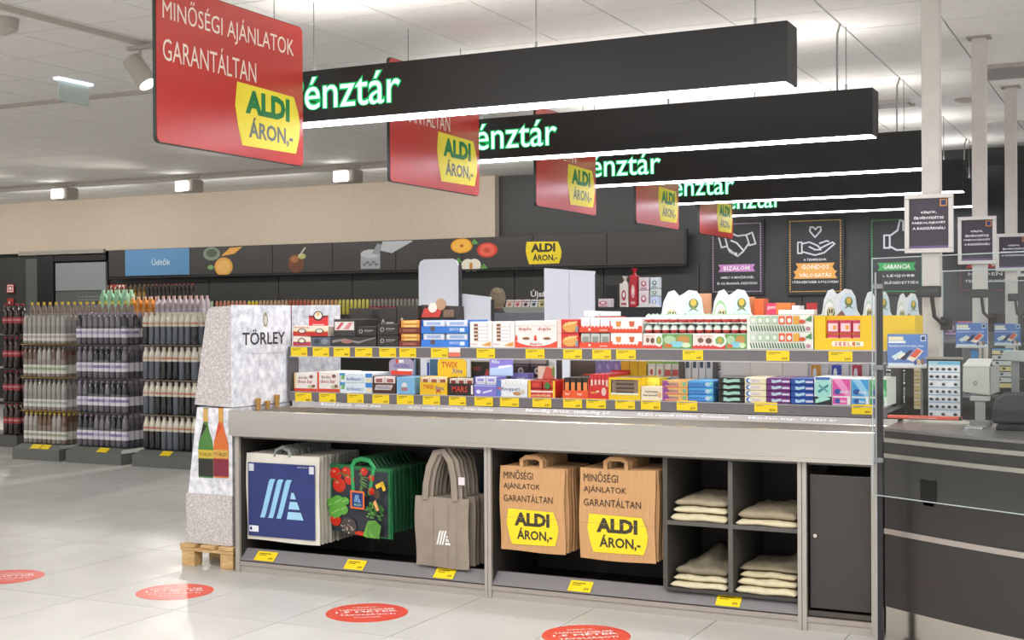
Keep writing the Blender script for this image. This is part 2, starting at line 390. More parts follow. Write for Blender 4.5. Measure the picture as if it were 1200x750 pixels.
# chalk posters on the back wall
YP = BW-.055
def poster(pxa, pya, pxb, pyb, edge, ribbon, lines, icon, label, ribtxt):
    a = atY(pxa, pyb, YP); b = atY(pxb, pya, YP); w = b.x-a.x; h = b.z-a.z
    t = thing('wall_poster', label, 'poster', (a.x+w/2, YP, a.z))
    MB().box(a.x, YP, a.z, b.x, YP+.02, b.z, M('#2c2d2d', .5)).build('board', t)
    p = PR((a.x, YP, a.z), X_, Z_, w, h)
    e = M(edge, .5); tk = .012
    for i in range(30):
        v = .04+.92*i/30
        p.rect(.05, v, .05+.02, v+.018, e); p.rect(.93, v, .95, v+.018, e); p.e -= 2*p.st
    for i in range(22):
        u = .05+.9*i/22
        p.rect(u, .04, u+.025, .052, e); p.rect(u, .948, u+.025, .96, e); p.e -= 2*p.st
    L = M('#cfd2d2', .5)
    if icon == 'hands':
        p.line([(.17, .78), (.27, .82), (.33, .66), (.22, .64)], .02, L, True); p.line([(.68, .8), (.79, .83), (.85, .68), (.74, .66)], .02, L, True)
        p.line([(.27, .8), (.4, .83), (.52, .79), (.68, .8)], .02, L); p.line([(.32, .66), (.38, .58), (.52, .52), (.62, .58), (.72, .68)], .02, L); p.line([(.36, .61), (.44, .56), (.5, .55)], .03, L); p.line([(.4, .73), (.5, .7), (.62, .6)], .02, L)
    elif icon == 'heart':
        p.line([(.5, .74), (.41, .82), (.42, .87), (.47, .87), (.51, .84), (.55, .87), (.6, .87), (.6, .82)], .018, L, True)
        p.line([(.2, .54), (.2, .68), (.27, .68), (.27, .54)], .018, L, True)
        p.line([(.27, .66), (.4, .68), (.55, .63), (.6, .58), (.5, .58), (.4, .62)], .018, L); p.line([(.6, .6), (.8, .67), (.84, .65), (.66, .54), (.5, .51), (.27, .56)], .018, L)
        p.line([(.58, .66), (.7, .69), (.74, .68)], .018, L)
    else:
        p.line([(.28, .6), (.28, .76), (.38, .76), (.38, .6)], .02, L, True); p.line([(.38, .75), (.52, .82), (.56, .95), (.62, .93), (.62, .82), (.8, .8)], .02, L); p.line([(.38, .62), (.5, .57), (.8, .57), (.84, .68), (.8, .8)], .02, L)
    rb = M(ribbon, .5)
    y = .36
    for i, tx in enumerate(ribtxt):
        yy = y-.1*i; ex = .04*i
        p.poly([(.16-ex, yy-.05), (.84+ex, yy-.05), (.8+ex, yy), (.84+ex, yy+.05), (.16-ex, yy+.05), (.2-ex, yy)], rb); p.txt(tx, .26-ex, yy-.03, .48+2*ex, .06, '#f0ebe4', .01, 1)
    if len(ribtxt) > 1: p.txt(lines[0], .3, .44, .4, .035, '#e4e4e2', .01, 1); p.txt(lines[1], .1, .15, .8, .04, '#e4e4e2', .01, 1)
    else: p.txt(lines[0], .2, .22, .62, .04, '#e4e4e2', .01, 1); p.txt(lines[1], .14, .14, .74, .04, '#e4e4e2', .01, 1)
    p.build('chalk_print', t)
poster(832, 257, 895, 346, '#b9a0bd', '#bb7fb4', ['AMELY A MINŐSÉGNÉL', 'ÉS AZ ÁRAKNÁL KEZDŐDIK!'], 'hands', 'chalk poster with shaking hands and a lilac ribbon on the dark wall', ['BIZALOM'])
poster(922, 253, 989, 346, '#d3a550', '#dba04d', ['A TERMÉKEINK', 'UTÁN KERÜLNEK A POLCOKRA!'], 'heart', 'chalk poster with a hand under a heart and an orange ribbon', ['GONDOS', 'VÁLOGATÁS'])
poster(1018, 252, 1084, 346, '#3fa55a', '#2f9a4c', ['A LEGJOBB', 'AZ ELÉGEDETTSÉG'], 'thumb', 'chalk poster with a thumbs up and a green ribbon behind the nearest column', ['GARANCIA'])
poster(1122, 245, 1186, 345, '#8e3434', '#bf3b39', ['MINDEN', 'TERMÉKÜNKRE'], 'thumb', 'chalk poster with a red ribbon at the far right behind the columns', ['3 ÉV'])
MB().box(atY(1100, 200, BW-.3).x, BW-.4, 2.1, 0.5, BW-.2, 3.05, M('#232222', .5)).build('wall_box', wb)

# ceiling tracks
def track(p0, p1, label, wd=.034):
    p0 = Vector(p0); p1 = Vector(p1)
    t = MB()
    if abs(p0.x-p1.x) < .01: t.box(p0.x-wd/2, min(p0.y, p1.y), CZ-.03, p0.x+wd/2, max(p0.y, p1.y), CZ-.001, M('#b7b0a6', .5))
    else: t.box(min(p0.x, p1.x), p0.y-wd/2, CZ-.03, max(p0.x, p1.x), p0.y+wd/2, CZ-.001, M('#b7b0a6', .5))
    o = t.build('light_track'); tag(o, label, 'light track'); return o
track((-6.1, 1, 0), (-6.1, 12.5, 0), 'light track running away from the camera at upper left')
track((-16, 8.2, 0), (-6.2, 8.2, 0), 'light track crossing the ceiling behind the exit sign')
track((-18, 13.35, 0), (-5.4, 13.35, 0), 'light track parallel to the back wall carrying three spotlights')
SPM = M('#b5aea5', .45); LENS = M('#ffffff', 1, emit=7)
def spotlight(p, d, label, e, ang=90, scale=1.0):
    p = Vector((p[0], p[1], CZ)); d = Vector(d).normalized(); t = thing('track_spotlight', label, 'spotlight', (p.x, p.y, CZ-.03))
    MB().box(p.x-.1*scale, p.y-.02, CZ-.055, p.x+.1*scale, p.y+.02, CZ-.031, SPM).build('track_adapter', t)
    c = p+Vector((0, 0, -.21*scale))
    MB().tube([(p.x, p.y, CZ-.05), (p.x, p.y, c.z+.03)], .012, SPM).build('stem', t)
    r = .065*scale
    MB().tube([c-d*.11*scale, c-d*.1*scale, c+d*.1*scale], r, SPM, 20).build('lamp_head', t, 0, False)
    MB().tube([c+d*.1*scale, c+d*.106*scale], r*.86, LENS, 20).build('lamp_lens', t)
    q = c+d*.13*scale
    spot(q.x, q.y, q.z, *(q+d), e, ang)
    return t
p = atZ(142, 51, CZ); spotlight((-6.1, p.y, 0), (.55, .1, -.8), 'cylindrical white spotlight on the track beside the red sign', 35)
for (px, py), lb in zip(((76, 214), (222, 209), (408, 199)), ('white spotlight nearest the left edge above the drinks', 'white spotlight left of the first red hanging sign', 'white spotlight right of the first red hanging sign')):
    p = atZ(px, py, CZ); y = 13.35; x = atY(px, py+8, y).x
    t = thing('wall_washer', lb, 'spotlight', (x, y, CZ-.03))
    MB().box(x-.16, y-.02, CZ-.055, x+.16, y+.02, CZ-.031, SPM).build('track_adapter', t)
    MB().box(x-.15, y-.11, CZ-.235, x+.15, y+.11, CZ-.075, SPM).build('lamp_head', t, .02)
    MB().box(x-.13, y-.13, CZ-.225, x+.07, y-.112, CZ-.1, LENS).build('lamp_lens', t, .015)
    MB().box(x-.02, y-.02, CZ-.08, x+.02, y+.02, CZ-.05, SPM).build('stem', t)
    spot(x, y-.16, CZ-.2, x-.6, y-3.5, 0, 230, 120)
# hanging glass exit sign
a = atZ(66, 91, CZ); b = atZ(107, 98, CZ)
a = Vector((-7.6, 7.45, 0)); 
xe = -7.58; ya = atX(66, 100, xe).y; yb = atX(106, 100, xe).y
z1 = atX(66, 93, xe).z; z0 = atX(66, 117, xe).z
t = thing('exit_sign', 'edge lit glass exit sign hanging from the ceiling at upper left', 'sign', (xe, (ya+yb)/2, z0))
MB().box(xe-.03, ya, z1, xe+.03, yb, z1+.04, M('#d8e2f4', .4, emit=1.6)).build('lamp_bar', t)
MB().box(xe-.005, ya+.02, z0, xe+.005, yb-.02, z1, M('#c9d6cf', .15)).build('glass_plate', t)
for yy in (ya+.1, yb-.1): MB().tube([(xe, yy, z1+.04), (xe, yy, CZ)], .004, SPM, 6).build('rod', t)
# vents and small ceiling fittings
def vent(px, py, s, label):
    p = atZ(px, py, CZ); t = thing('ceiling_vent', label, 'vent', (p.x, p.y, CZ-.02))
    MB().box(p.x-s, p.y-s, CZ-.012, p.x+s, p.y+s, CZ-.001, M('#3a3a3a', .6)).build('backing', t)
    for i in range(9):
        y = p.y-s+(i+.5)*2*s/9
        MB().box(p.x-s, y-.012, CZ-.03, p.x+s, y+.012, CZ-.013, M('#a8a4a0', .5)).build('slat', t)
    MB().box(p.x-s-.03, p.y-s-.03, CZ-.028, p.x+s+.03, p.y-s, CZ-.001, SPM).box(p.x-s-.03, p.y+s, CZ-.028, p.x+s+.03, p.y+s+.03, CZ-.001, SPM).build('frame', t)
vent(1190, 81, .25, 'square slatted air vent at upper right'); vent(1047, 120, .13, 'small dark vent between the second and third light bars')
p = atZ(1132, 116, CZ); t = MB().lathe((p.x, p.y, CZ-.03), [(.05, 0), (.09, .012), (.1, .029)], SPM, 20).build('smoke_detector'); tag(t, 'flat round detector on the ceiling between the columns', 'detector')
p = atZ(3, 22, CZ); t = MB().lathe((p.x, p.y, CZ-.1), [(.02, 0), (.09, .03), (.1, .099)], SPM, 20).build('ceiling_speaker'); tag(t, 'round fitting cut by the left edge of the ceiling', 'detector')

# ================================================================== LIGHT BARS AND RED SIGNS
BY = [6.281, 8.41, 10.562, 12.727, 14.905]
BYr = BY[:4]+[14.6]
BARM = M('#18191a', .45, noise=.03)
LEDM = M('#f2f3ff', 1, emit=15)
GRN = M('#a5f7cf', 1, emit=1.5); GRNH = M('#1f9a58', 1, emit=.55)  # GRNH colours a wider copy behind the letters, imitating their glow
ords = ['nearest', 'second', 'third', 'fourth', 'farthest']
for i, y in enumerate(BYr):
    x0, x1, z0, z1, th = -4.75, -1.604, 2.576, 2.872, .192
    t = thing('light_bar', ('%s black hanging light bar lettered Pénztár' % ords[i]) + (' in front of all others' if i == 0 else ''), 'light bar', ((x0+x1)/2, y+th/2, z0), 'hanging checkout light bars')
    MB().box(x0, y, z0, x1, y+th, z1, BARM).build('housing', t, .002)
    MB().box(x0+.02, y+.012, z0-.004, x1-.015, y+th-.012, z0-.0005, LEDM).build('light_strip', t)
    MB().box(x0+.02, y+.02, z1+.0003, x1-.03, y+th-.012, z1+.0006, M('#fffbf8', 1, emit=7)).build('uplight_strip', t)
    p = PR((0, y, 0), X_, Z_)
    p.e = .002
    p.txt('Pénztár', -4.58, 2.64, .79, .205, GRNH, .035, 3); p.e = .004; p.txt('Pénztár', -4.57, 2.645, .77, .195, GRN, .0, 4); p.build('lit_lettering', t)
    for wx in (-4.45, -3.0, -1.79):
        MB().tube([(wx, y+th/2, z1+.04), (wx, y+th/2, CZ)], .003, M('#6a6a6a', .4), 6).build('suspension_wire', t)
        MB().tube([(wx, y+th/2, z1), (wx, y+th/2, z1+.05)], .008, M('#555555', .4), 6).build('wire_clamp', t)
    if i: 
        MB().tube([(-1.83, y+.02, z1), (-1.83, y+.01, z1+.2), (-1.825, y, CZ-.06), (-1.80, y-.03, CZ-.005)], .007, M('#8c8a88', .5), 6).build('power_cable', t)
    # red hanging sign
    sx = -4.307; ya, yb = y-1.424, y-.219; zb_, zt_ = 2.286, 3.07
    t = thing('hanging_sign', '%s red hanging sign with a yellow price badge' % ords[i] + (', its text fully readable' if i == 0 else ''), 'sign', (sx-.01, (ya+yb)/2, zb_), 'red hanging signs at the checkouts')
    r = .03; pts = []
    for cy, cz, a0 in ((yb-r, zt_-r, 0), (ya+r, zt_-r, 90), (ya+r, zb_+r, 180), (yb-r, zb_+r, 270)):
        for k in range(5): a = math.radians(a0+22.5*k); pts.append((sx-.02, cy+r*math.cos(a), cz+r*math.sin(a)))
    MB().prism(pts, (.018, 0, 0), M('#26302c', .4)).build('backing_board', t)
    MB().prism([(sx-.002, q[1]+(.006 if q[1] < (ya+yb)/2 else -.002), q[2]+(.004 if q[2] < 2.6 else -.004)) for q in pts], (.003, 0, 0), M('#c23a33', .28)).build('red_face', t)
    p = PR((sx+.001, 0, 0), Y_, Z_); q = lambda Y: Y-4.857+ya
    CR = M('#f0e3d6', .4)
    p.txt('MINŐSÉGI AJÁNLATOK', q(4.905), 2.865, 1.07, .15, CR, -.012 if False else 0, 3)
    p.txt('GARANTÁLTAN', q(4.905), 2.69, .73, .135, CR, 0, 3)
    badge(p, q(5.455), 2.345, .575, .33, '#f4e03a', '#1d7a3c', '#6c6f66')
    p.build('printed_face', t)
    for yy in (ya+.25, yb-.25): MB().tube([(sx-.01, yy, zt_), (sx-.01, yy, CZ)], .0025, M('#6a6a6a', .4), 6).build('suspension_wire', t)

# ================================================================== BAG UNIT WITH STEEL TRAY
YF = 5.896
UX0, UX1, UXm, UXd = -4.672, -1.116, -3.064, -1.45
un = thing('bag_shelf_unit', 'long grey checkout unit with open bag bays under a steel tray', 'shelf unit', ((UX0+UX1)/2, 6.2, 0))
IN = M('#33302d', .6); FR = M('#aca69e', .4, .3)
mb = MB(); mb.box(UX0+.01, 6.46, .02, UX1-.01, 6.48, .8, IN).build('back_panel', un)
MB().box(UX0+.01, YF+.03, .03, UX1-.01, 6.46, .06, M('#26241f', .6)).build('bottom_panel', un)
for a, b in ((UX0, UX0+.028), (UXm-.019, UXm-.001), (UXm+.001, UXm+.02), (UXd-.02, UXd-.001), (UXd+.001, UXd+.022), (UX1-.024, UX1)):
    MB().box(a, YF, 0, b, YF+.02, .775, FR).build('frame_post', un, .002)
    MB().box(a, YF+.021, 0, b, 6.459, .775, IN).build('side_panel', un)
for a, b in ((UX0+.028, UXm-.019), (UXm+.02, UXd-.02), (UXd+.022, UX1-.024)):
    MB().box(a, YF+.012, 0, b, YF+.03, .04, FR).build('plinth', un)
    MB().box(a, YF+.004, .041, b, YF+.022, .062, M('#a59b95', .4, .3)).build('plinth_rail', un)
    MB().box(a, YF+.03, .755, b, YF+.05, .79, M('#75706a', .4)).build('top_rail', un)
for a, b in ((UX0+.028, UXm-.019), (UXm+.02, UXd-.02)):
    MB().prism([(a, YF+.008, .068), (a, YF+.075, .125), (a, YF+.09, .125), (a, YF+.02, .066)], (b-a, 0, 0), M('#8a878a', .25, .2)).build('price_rail', un)
xc0 = -2.118; xc1 = UXd-.02; xm_ = (xc0+xc1)/2
MB().box(xc0-.01, YF+.03, .127, xc0+.012, 6.45, .752, M('#4a4743', .5)).build('divider', un)
MB().box(xm_-.011, YF+.03, .135, xm_+.011, 6.45, .752, M('#5a5753', .5)).build('divider', un)
MB().box(xc0+.012, YF+.03, .435, xm_-.011, 6.45, .455, M('#55524e', .5)).build('cubby_shelf', un)
MB().box(xm_+.011, YF+.03, .435, xc1, 6.45, .455, M('#55524e', .5)).build('cubby_shelf', un)
MB().box(xc0+.012, YF+.03, .12, xm_-.011, 6.45, .135, M('#3c3936', .5)).box(xm_-.011, YF+.03, .12, xc1, 6.45, .135, M('#3c3936', .5)).build('cubby_floor', un)
# door of the right bay
MB().box(UXd+.03, YF+.03, .1, UX1-.03, YF+.046, .71, M('#38332f', .45)).build('cabinet_door', un, .003)
MB().box(UXd+.022, YF+.025, .066, UX1-.024, YF+.045, .088, M('#4a443f', .45)).build('lower_panel', un)
q = atY(955, 628, YF+.02); lk = MB().lathe((q.x, YF+.022, q.z), [(.009, 0), (.009, .01)], STEEL, 16, ax='y').build('lock', un)
# steel tray: front band, open trough, back ledge
YB = 6.52
st = MB()
st.box(UX0-.02, YF-.03, .775, UX1, YF-.022, .915, STEEL)
st.build('steel_front', un, .002)
MB().box(UX0-.02, YF-.022, .775, UX0-.012, 6.447, .905, STEEL).build('steel_end', un)
MB().box(UX0-.02, YF-.022, .898, UX1, YF+.01, .915, STEEL).build('tray_front_rim', un, .003)
MB().box(UX0-.012, YF+.01, .86, UX0+.05, 6.447, .905, STEEL).build('tray_left_rim', un)
MB().box(UX0+.05, YF+.01, .86, UX1, 6.399, .868, M('#6e6a68', .35, .8)).build('tray_floor', un)
MB().box(UX0+.05, 6.40, .868, UX1, 6.415, .902, STEEL).build('tray_back', un, .002)
MB().prism([(UX0+.05, 6.416, .902), (UX0+.05, 6.438, .932), (UX0+.05, 6.447, .932), (UX0+.05, 6.447, .87), (UX0+.05, 6.416, .87)], (UX1-UX0-.05, 0, 0), M('#b6b3b1', .3, .6)).build('back_ledge', un)
MB().box(-3.9, YF-.036, .772, UX1-.004, YF-.0305, .79, STEEL).box(UX0, YF-.036, .772, -3.9, YF-.0305, .79, STEEL).build('lower_lip', un)
p = PR((0, 6.416, .902), X_, (0, .022, .03))
for i, (x, wd, tx) in enumerate(((-4.45, .42, 'Rövid sorok, olcsó árak'), (-3.85, .55, 'ALDI, remek bevásárlás, Óriási kínálat'), (-3.1, .5, 'Mindig friss, mindig jó'), (-2.45, .5, 'ALDI, remek többlet, Óriásiban'), (-1.85, .45, 'Minden nap, Óriási ár'))):
    p.txt(tx, x, .008, wd, .024, '#e9e9ec', .015, 1); p.build('ledge_lettering', un); p.mb = MB()

# price tags
def price_tag(px0, px1, py0, py1, Yp, tilt, label, extra=None, group='yellow price tags on the shelf rails'):
    a = atY(px0, py1, Yp); b = atY(px1, py0, Yp); w = b.x-a.x; h = abs(b.z-a.z)
    U = Vector((0, tilt, 1)).normalized(); t = PR((a.x, Yp, a.z), X_, U, w, h)
    m = MB(); N = X_.cross(U); O = Vector((a.x, Yp, a.z))
    m.prism([O, O+X_*w, O+X_*w+U*h, O+U*h], -N*.0015, YEL)
    o = m.build('price_tag'); tag(o, label, 'price tag', group)
    t.rect(.1, .78, .62, .84, INK); t.rect(.1, .64, .4, .68, INK); t.txt(random.choice(['299', '649', '579', '449', '839', '1099']), .66, .12, .26, .24, INK, .02, 1)
    t.build('printed_price', o); return o

# two shelf tiers behind the tray
SY = 6.45
sh = thing('sweets_shelf', 'two tier grey metal sweets shelf behind the steel tray', 'shelf', ((UX0+UX1)/2, SY+.25, .955))
SX0, SX1 = -4.69, -1.17
TOP = M('#8d8a8c', .4, .3)
MB().box(SX0, SY+.012, .957, SX1, SY+.5, .972, TOP).build('lower_shelf_board', sh)
MB().prism([(SX0, SY+.0, .935), (SX0, SY+.012, .935), (SX0, SY+.012, .985), (SX0, SY+.0, .985)], (SX1-SX0, 0, 0), RAILM).build('lower_price_rail', sh)
MB().box(SX0, SY-.004, .985, SX1, SY+.03, .989, M('#b9b7ba', .3, .5)).build('lower_lip', sh)
MB().box(SX0, SY+.012, 1.235, SX1, SY+.47, 1.258, TOP).build('upper_shelf_board', sh)
MB().box(SX0, SY, 1.203, SX1, SY+.012, 1.258, RAILM).build('upper_price_rail', sh)
MB().box(SX0, SY-.004, 1.258, SX1, SY+.03, 1.263, M('#c9c6c4', .3, .5)).build('upper_lip', sh)
MB().box(SX0, SY-.006, 1.198, SX1, SY+.005, 1.203, M('#c9c6c4', .3, .5)).build('rail_edge', sh)
MB().box(SX0-.012, SY-.0, .94, SX0-.001, SY+.09, 1.262, M('#5a5759', .4)).build('end_panel', sh)
MB().box(SX0+.05, SY+.06, 1.229, SX1-.05, SY+.08, 1.2345, M('#fffaf2', 1, emit=9)).build('shelf_light', sh)
MB().box(SX0+.05, SY+.36, 1.229, SX1-.05, SY+.38, 1.2345, M('#fffaf2', 1, emit=9)).build('shelf_light', sh)
for px in (489, 655, 798.5, 838.5):
    c = atY(px, 440, SY+.31).x
    MB().box(c-.014, SY+.305, .973, c+.014, SY+.325, 1.228, M('#4f4b4a', .45)).build('upright', sh)
MB().box(SX1-.03, SY+.285, .973, SX1, SY+.47, 1.228, M('#4f4b4a', .45)).build('upright', sh)
for wx in (-4.6, -3.4, -2.3, -1.25): MB().box(wx-.02, 6.6, 0, wx+.02, 6.64, .9565, RAILM).build('shelf_leg', sh)
upt = [(341, 360), (366.5, 385.5), (391, 410), (416, 436), (444.5, 464), (468, 487.5), (505, 525), (558.5, 580), (616, 638), (660, 682), (694, 716), (722, 745), (800, 824), (898, 925), (971, 999)]
lot = [(346, 365), (374, 393.5), (407, 426), (436.5, 456), (465, 484.5), (495.5, 515.5), (526, 546), (556, 577.5), (586, 608), (624, 646), (660, 682), (687, 710), (721, 744), (751, 774), (793, 817), (884, 911), (998, 1022)]
def ordn(i): return ['first', 'second', 'third', 'fourth', 'fifth', 'sixth', 'seventh', 'eighth', 'ninth', 'tenth', 'eleventh', 'twelfth', 'thirteenth', 'fourteenth', 'fifteenth', 'sixteenth', 'seventeenth'][i]
for i, (a, b) in enumerate(upt):
    yt = 407+.0075*(a-341); price_tag(a, b, yt, yt+10.3+(a-341)*.0022, SY-.003, 0, 'yellow price tag on the upper rail, %s from the left' % ordn(i), group='yellow price tags on the upper rail')
for i, (a, b) in enumerate(lot):
    yt = 460.5+.021*(a-346); price_tag(a, b, yt, yt+10.3+(a-341)*.001, SY-.003, 0, 'yellow price tag on the lower rail, %s from the left' % ordn(i), group='yellow price tags on the lower rail')
a = atY(526, 418, SY-.004); b = atY(539.5, 407, SY-.004)
t = MB().box(a.x, SY-.006, a.z, b.x, SY-.004, b.z, M('#efe9e6', .5)).box(a.x, SY-.0068, a.z, b.x, SY-.006, a.z+.025, M('#e0765c', .5)).build('promo_tag'); tag(t, 'white and salmon promotion tag on the upper rail', 'price tag')
for i, (x0, x1, y0, y1) in enumerate(((298, 321, 647, 658.5), (403, 425.5, 655.5, 668.5), (508, 531, 665.5, 678), (665.5, 692, 681, 694.5), (838.5, 867, 697.5, 711.5))):
    a = atY(x0, y1, YF+.018); b = atY(x1, y1, YF+.018); w = b.x-a.x
    U = Vector((0, .067, .057)).normalized(); O = Vector((a.x, YF+.012, .0725)); N = X_.cross(U); O = O+N*.002
    o = MB().prism([O, O+X_*w, O+X_*w+U*.066, O+U*.066], N*.0012, YEL).build('price_tag')
    tag(o, 'large yellow price tag on the bag unit base, %s' % ['under the blue bags', 'under the vegetable print bag', 'under the taupe bag', 'under the paper bags', 'under the folded shirts'][i], 'price tag', 'price tags along the bag unit base')
    pr = PR(O+N*.0012, X_, U, w, .066); pr.rect(.12, .72, .7, .8, INK).rect(.12, .56, .5, .62, INK).txt('399', .68, .12, .22, .26, INK, .02, 1); pr.build('printed_price', o)

# ------------------------------------------------------------------ PRODUCTS
PY = SY+.03       # front plane of products
def rng(px0, px1, py0, py1, Yp):
    a = atY(px0, py1, Yp); b = atY(px1, py0, Yp); c = atY(px0, py0, Yp); return a.x, b.x, a.z, (b.z+c.z)/2
def snap(z0, base): return base if abs(z0-base) < .022 else z0
def cat_of(n): return 'carton' if 'carton' in n or 'box' in n else n.replace('_', ' ').split()[-1]
def carton(px0, px1, py0, py1, col, design, label, base=None, name='sweets_carton', Yp=None, dep=.24, group=None, gloss=.4, z0=None, z1=None):
    Yp = Yp or PY
    x0, x1, a, b = rng(px0, px1, py0, py1, Yp)
    if z0 is None: z0 = snap(a, base) if base else a
    if z1 is None: z1 = b
    t = MB().box(x0+.001, Yp, z0, x1-.001, Yp+dep, z1, M(col, gloss)).build(name, None, .002, seg=1)
    tag(t, label, cat_of(name), group)
    if design: PR((x0, Yp, z0), X_, Z_, x1-x0, z1-z0, .0012).design(design).build('printed_front', t)
    return t
def stack(n, px0, px1, py0, py1, col, design, label, base, **k):
    x0, x1, a, b = rng(px0, px1, py0, py1, PY); z0 = snap(a, base); h = (b-z0)/n
    nm = {2: ['lower', 'upper'], 3: ['bottom', 'middle', 'top'], 4: ['bottom', 'second lowest', 'second highest', 'top']}[n]
    for i in range(n): carton(px0, px1, py0, py1, col, design, '%s, %s of its stack' % (label, nm[i]), z0=z0+i*h+.0008, z1=z0+(i+1)*h-.0008, group=label+' stack', **k)
def tray(px0, px1, py0, py1, col, lip, items, label, base, design=(), z0=None, z1=None, name='display_tray', dep=.24, side=1.0, Yp=None, inner='#e9e5df', itemname='wrapped_bar', group=None):
    """open shelf tray: floor, back, sides, front lip with print; items=(cols, rows, colour, accent)"""
    Yp = Yp or PY
    x0, x1, a, b = rng(px0, px1, py0, py1, Yp)
    if z0 is None: z0 = snap(a, base) if base else a
    if z1 is None: z1 = b
    w, h = x1-x0, z1-z0; m = M(col, .45); th = .004
    t = thing(name, label, 'display tray', ((x0+x1)/2, Yp+dep/2, z0), group)
    b_ = MB(); b_.box(x0+.001, Yp, z0, x1-.001, Yp+dep, z0+th, m).box(x0+.001, Yp+th, z0+th, x0+th, Yp+dep, z0+h*side, m).box(x1-th, Yp+th, z0+th, x1-.001, Yp+dep, z0+h*side, m).box(x0+th, Yp+dep-th, z0+th, x1-th, Yp+dep, z1, m).box(x0+.001, Yp, z0+th, x1-.001, Yp+th, z0+h*lip, m)
    b_.build('tray_body', t)
    if design: PR((x0, Yp, z0), X_, Z_, w, h, .0012).design(design).build('printed_front', t)
    c, r, ic, ac = items; iw = (w-2*th)/c; ih = (h-th)/r*.98
    for i in range(c):
        for j in range(r):
            X0 = x0+th+i*iw; Z0 = z0+th+.001+j*ih
            ib = MB().box(X0+iw*.05, Yp+.008, Z0, X0+iw*.95, Yp+dep-.01, Z0+ih*.94, M(ic, .3))
            ib.box(X0+iw*.2, Yp+.0065, Z0+ih*.25, X0+iw*.8, Yp+.0079, Z0+ih*.72, M(ac, .35))
            ib.build(itemname, t, .004, seg=1)
    return t
BU = 1.2635; BL = .9895
R_, O_, G_, B_, P_ = '#c4302a', '#e2582c', '#3f9a58', '#2c66c4', '#8a74c8'
WH, CRM, BLK, GLD, YL_ = '#ecebe9', '#efe3cf', '#2c2927', '#d9a94e', '#efc81f'
RC = [('r', 0, 0, 1, .42, R_), ('r', 0, .42, 1, .5, '#d9b24a'), ('e', .26, .5, .12, .24, '#3a2c22'), ('e', .26, .5, .09, .17, '#e8dfcf'), ('e', .76, .5, .12, .24, '#3a2c22'), ('e', .76, .5, .09, .17, '#e8dfcf'), ('t', 'Praliné', .06, .78, .4, .16, '#b02a26')]
# upper shelf, left to right
carton(343.5, 364, 394.5, 405, CRM, [('r', 0, 0, 1, .45, '#b3414a'), ('e', .5, .55, .22, .3, '#3a2c22'), ('e', .5, .55, .16, .2, '#e8dfcf')], 'small cream and crimson carton at the left end of the upper shelf', BU)
z_ = rng(343.5, 384, 394, 405, PY)[3]
carton(343.5, 384.5, 382, 393.5, CRM, RC, 'wide red and cream carton with two oval badges at the left end', z0=z_+.001)
carton(364.5, 388, 394.5, 405, '#4a4d55', [('r', .05, .1, .95, .9, '#5d6470'), ('e', .3, .5, .15, .25, '#394048'), ('e', .7, .5, .18, .3, '#848a90')], 'slate grey patterned carton under the wide red carton', BU)
carton(388.5, 441, 394.5, 405, '#34312f', [('p', [(.02, .35), (.3, .6), (.6, .3), (.98, .85), (.98, .95), (.6, .5), (.3, .8), (.02, .6)], '#8b8480'), ('e', .35, .5, .12, .2, '#a5706a')], 'low wide dark carton with a pale scribble', BU)
carton(391, 416.5, 374, 394, '#3b3634', [('r', .06, .35, .94, .85, '#e3dcdb'), ('p', [(.1, .4), (.35, .8), (.5, .8), (.25, .4)], '#c4525a'), ('p', [(.45, .4), (.7, .8), (.88, .8), (.7, .4)], '#d58a8e')], 'dark carton with a pink and white window', z0=z_+.001)
GD = [('e', .25, .5, .09, .2, '#b9b3aa'), ('e', .25, .5, .06, .14, BLK), ('r', .42, .55, .85, .62, '#a9a49b'), ('r', .42, .42, .78, .46, '#8b867f')]
carton(417, 441, 382.5, 394, BLK, GD, 'small black carton with a pale emblem beside the pink windowed one', z0=z_+.001)
zz = rng(409, 435, 379, 382, PY)[2]
carton(409, 435.5, 361, 379, '#38342f', GD, 'black carton with peaked lid standing behind the pink windowed carton', name='sweets_carton', Yp=PY+.26, dep=.12, z0=BU)
stack(2, 442, 466.5, 379.5, 405, '#2f2b28', GD, 'black carton with a pale emblem', BU)
carton(444, 464.5, 360.5, 379, '#38342f', GD, 'tall black carton behind the two stacked black cartons', Yp=PY+.26, dep=.12, z0=BU)
carton(465, 489.5, 358, 375, '#38342f', GD, 'tallest black carton, behind the maroon boxes', Yp=PY+.26, dep=.12, z0=BU)
x0, x1, a, b = rng(467.5, 492.5, 375, 405.5, PY); hh = (b-BU)/2
for i in range(2): tray(467.5, 492.5, 375, 405.5, '#6d2b22', .45, (1, 3, '#e0a04a', '#f1cc7d'), 'maroon box of gold wrapped bars, %s one' % ('lower', 'upper')[i], None, [('r', .2, .12, .8, .3, '#9a5a46')], z0=BU+i*hh+.0005, z1=BU+(i+1)*hh-.0005, group='maroon boxes of gold bars')
x0, x1, a, b = rng(493.5, 549, 375, 405.5, PY); hh = (b-BU)/2
for i in range(2): tray(493.5, 549, 375, 405.5, '#3577cf', .52, (2, 2, '#dfe4ee', '#9db1d8'), 'blue display tray of white bars, %s one' % ('lower', 'upper')[i], None, [('e', .25, .35, .05, .2, '#5a4a4a'), ('t', 'CHOCO', .6, .2, .2, .22, '#e3ecf8'), ('r', .82, .12, .92, .4, '#cfe0f4')], z0=BU+i*hh+.0005, z1=BU+(i+1)*hh-.0005, group='blue display trays of white bars')
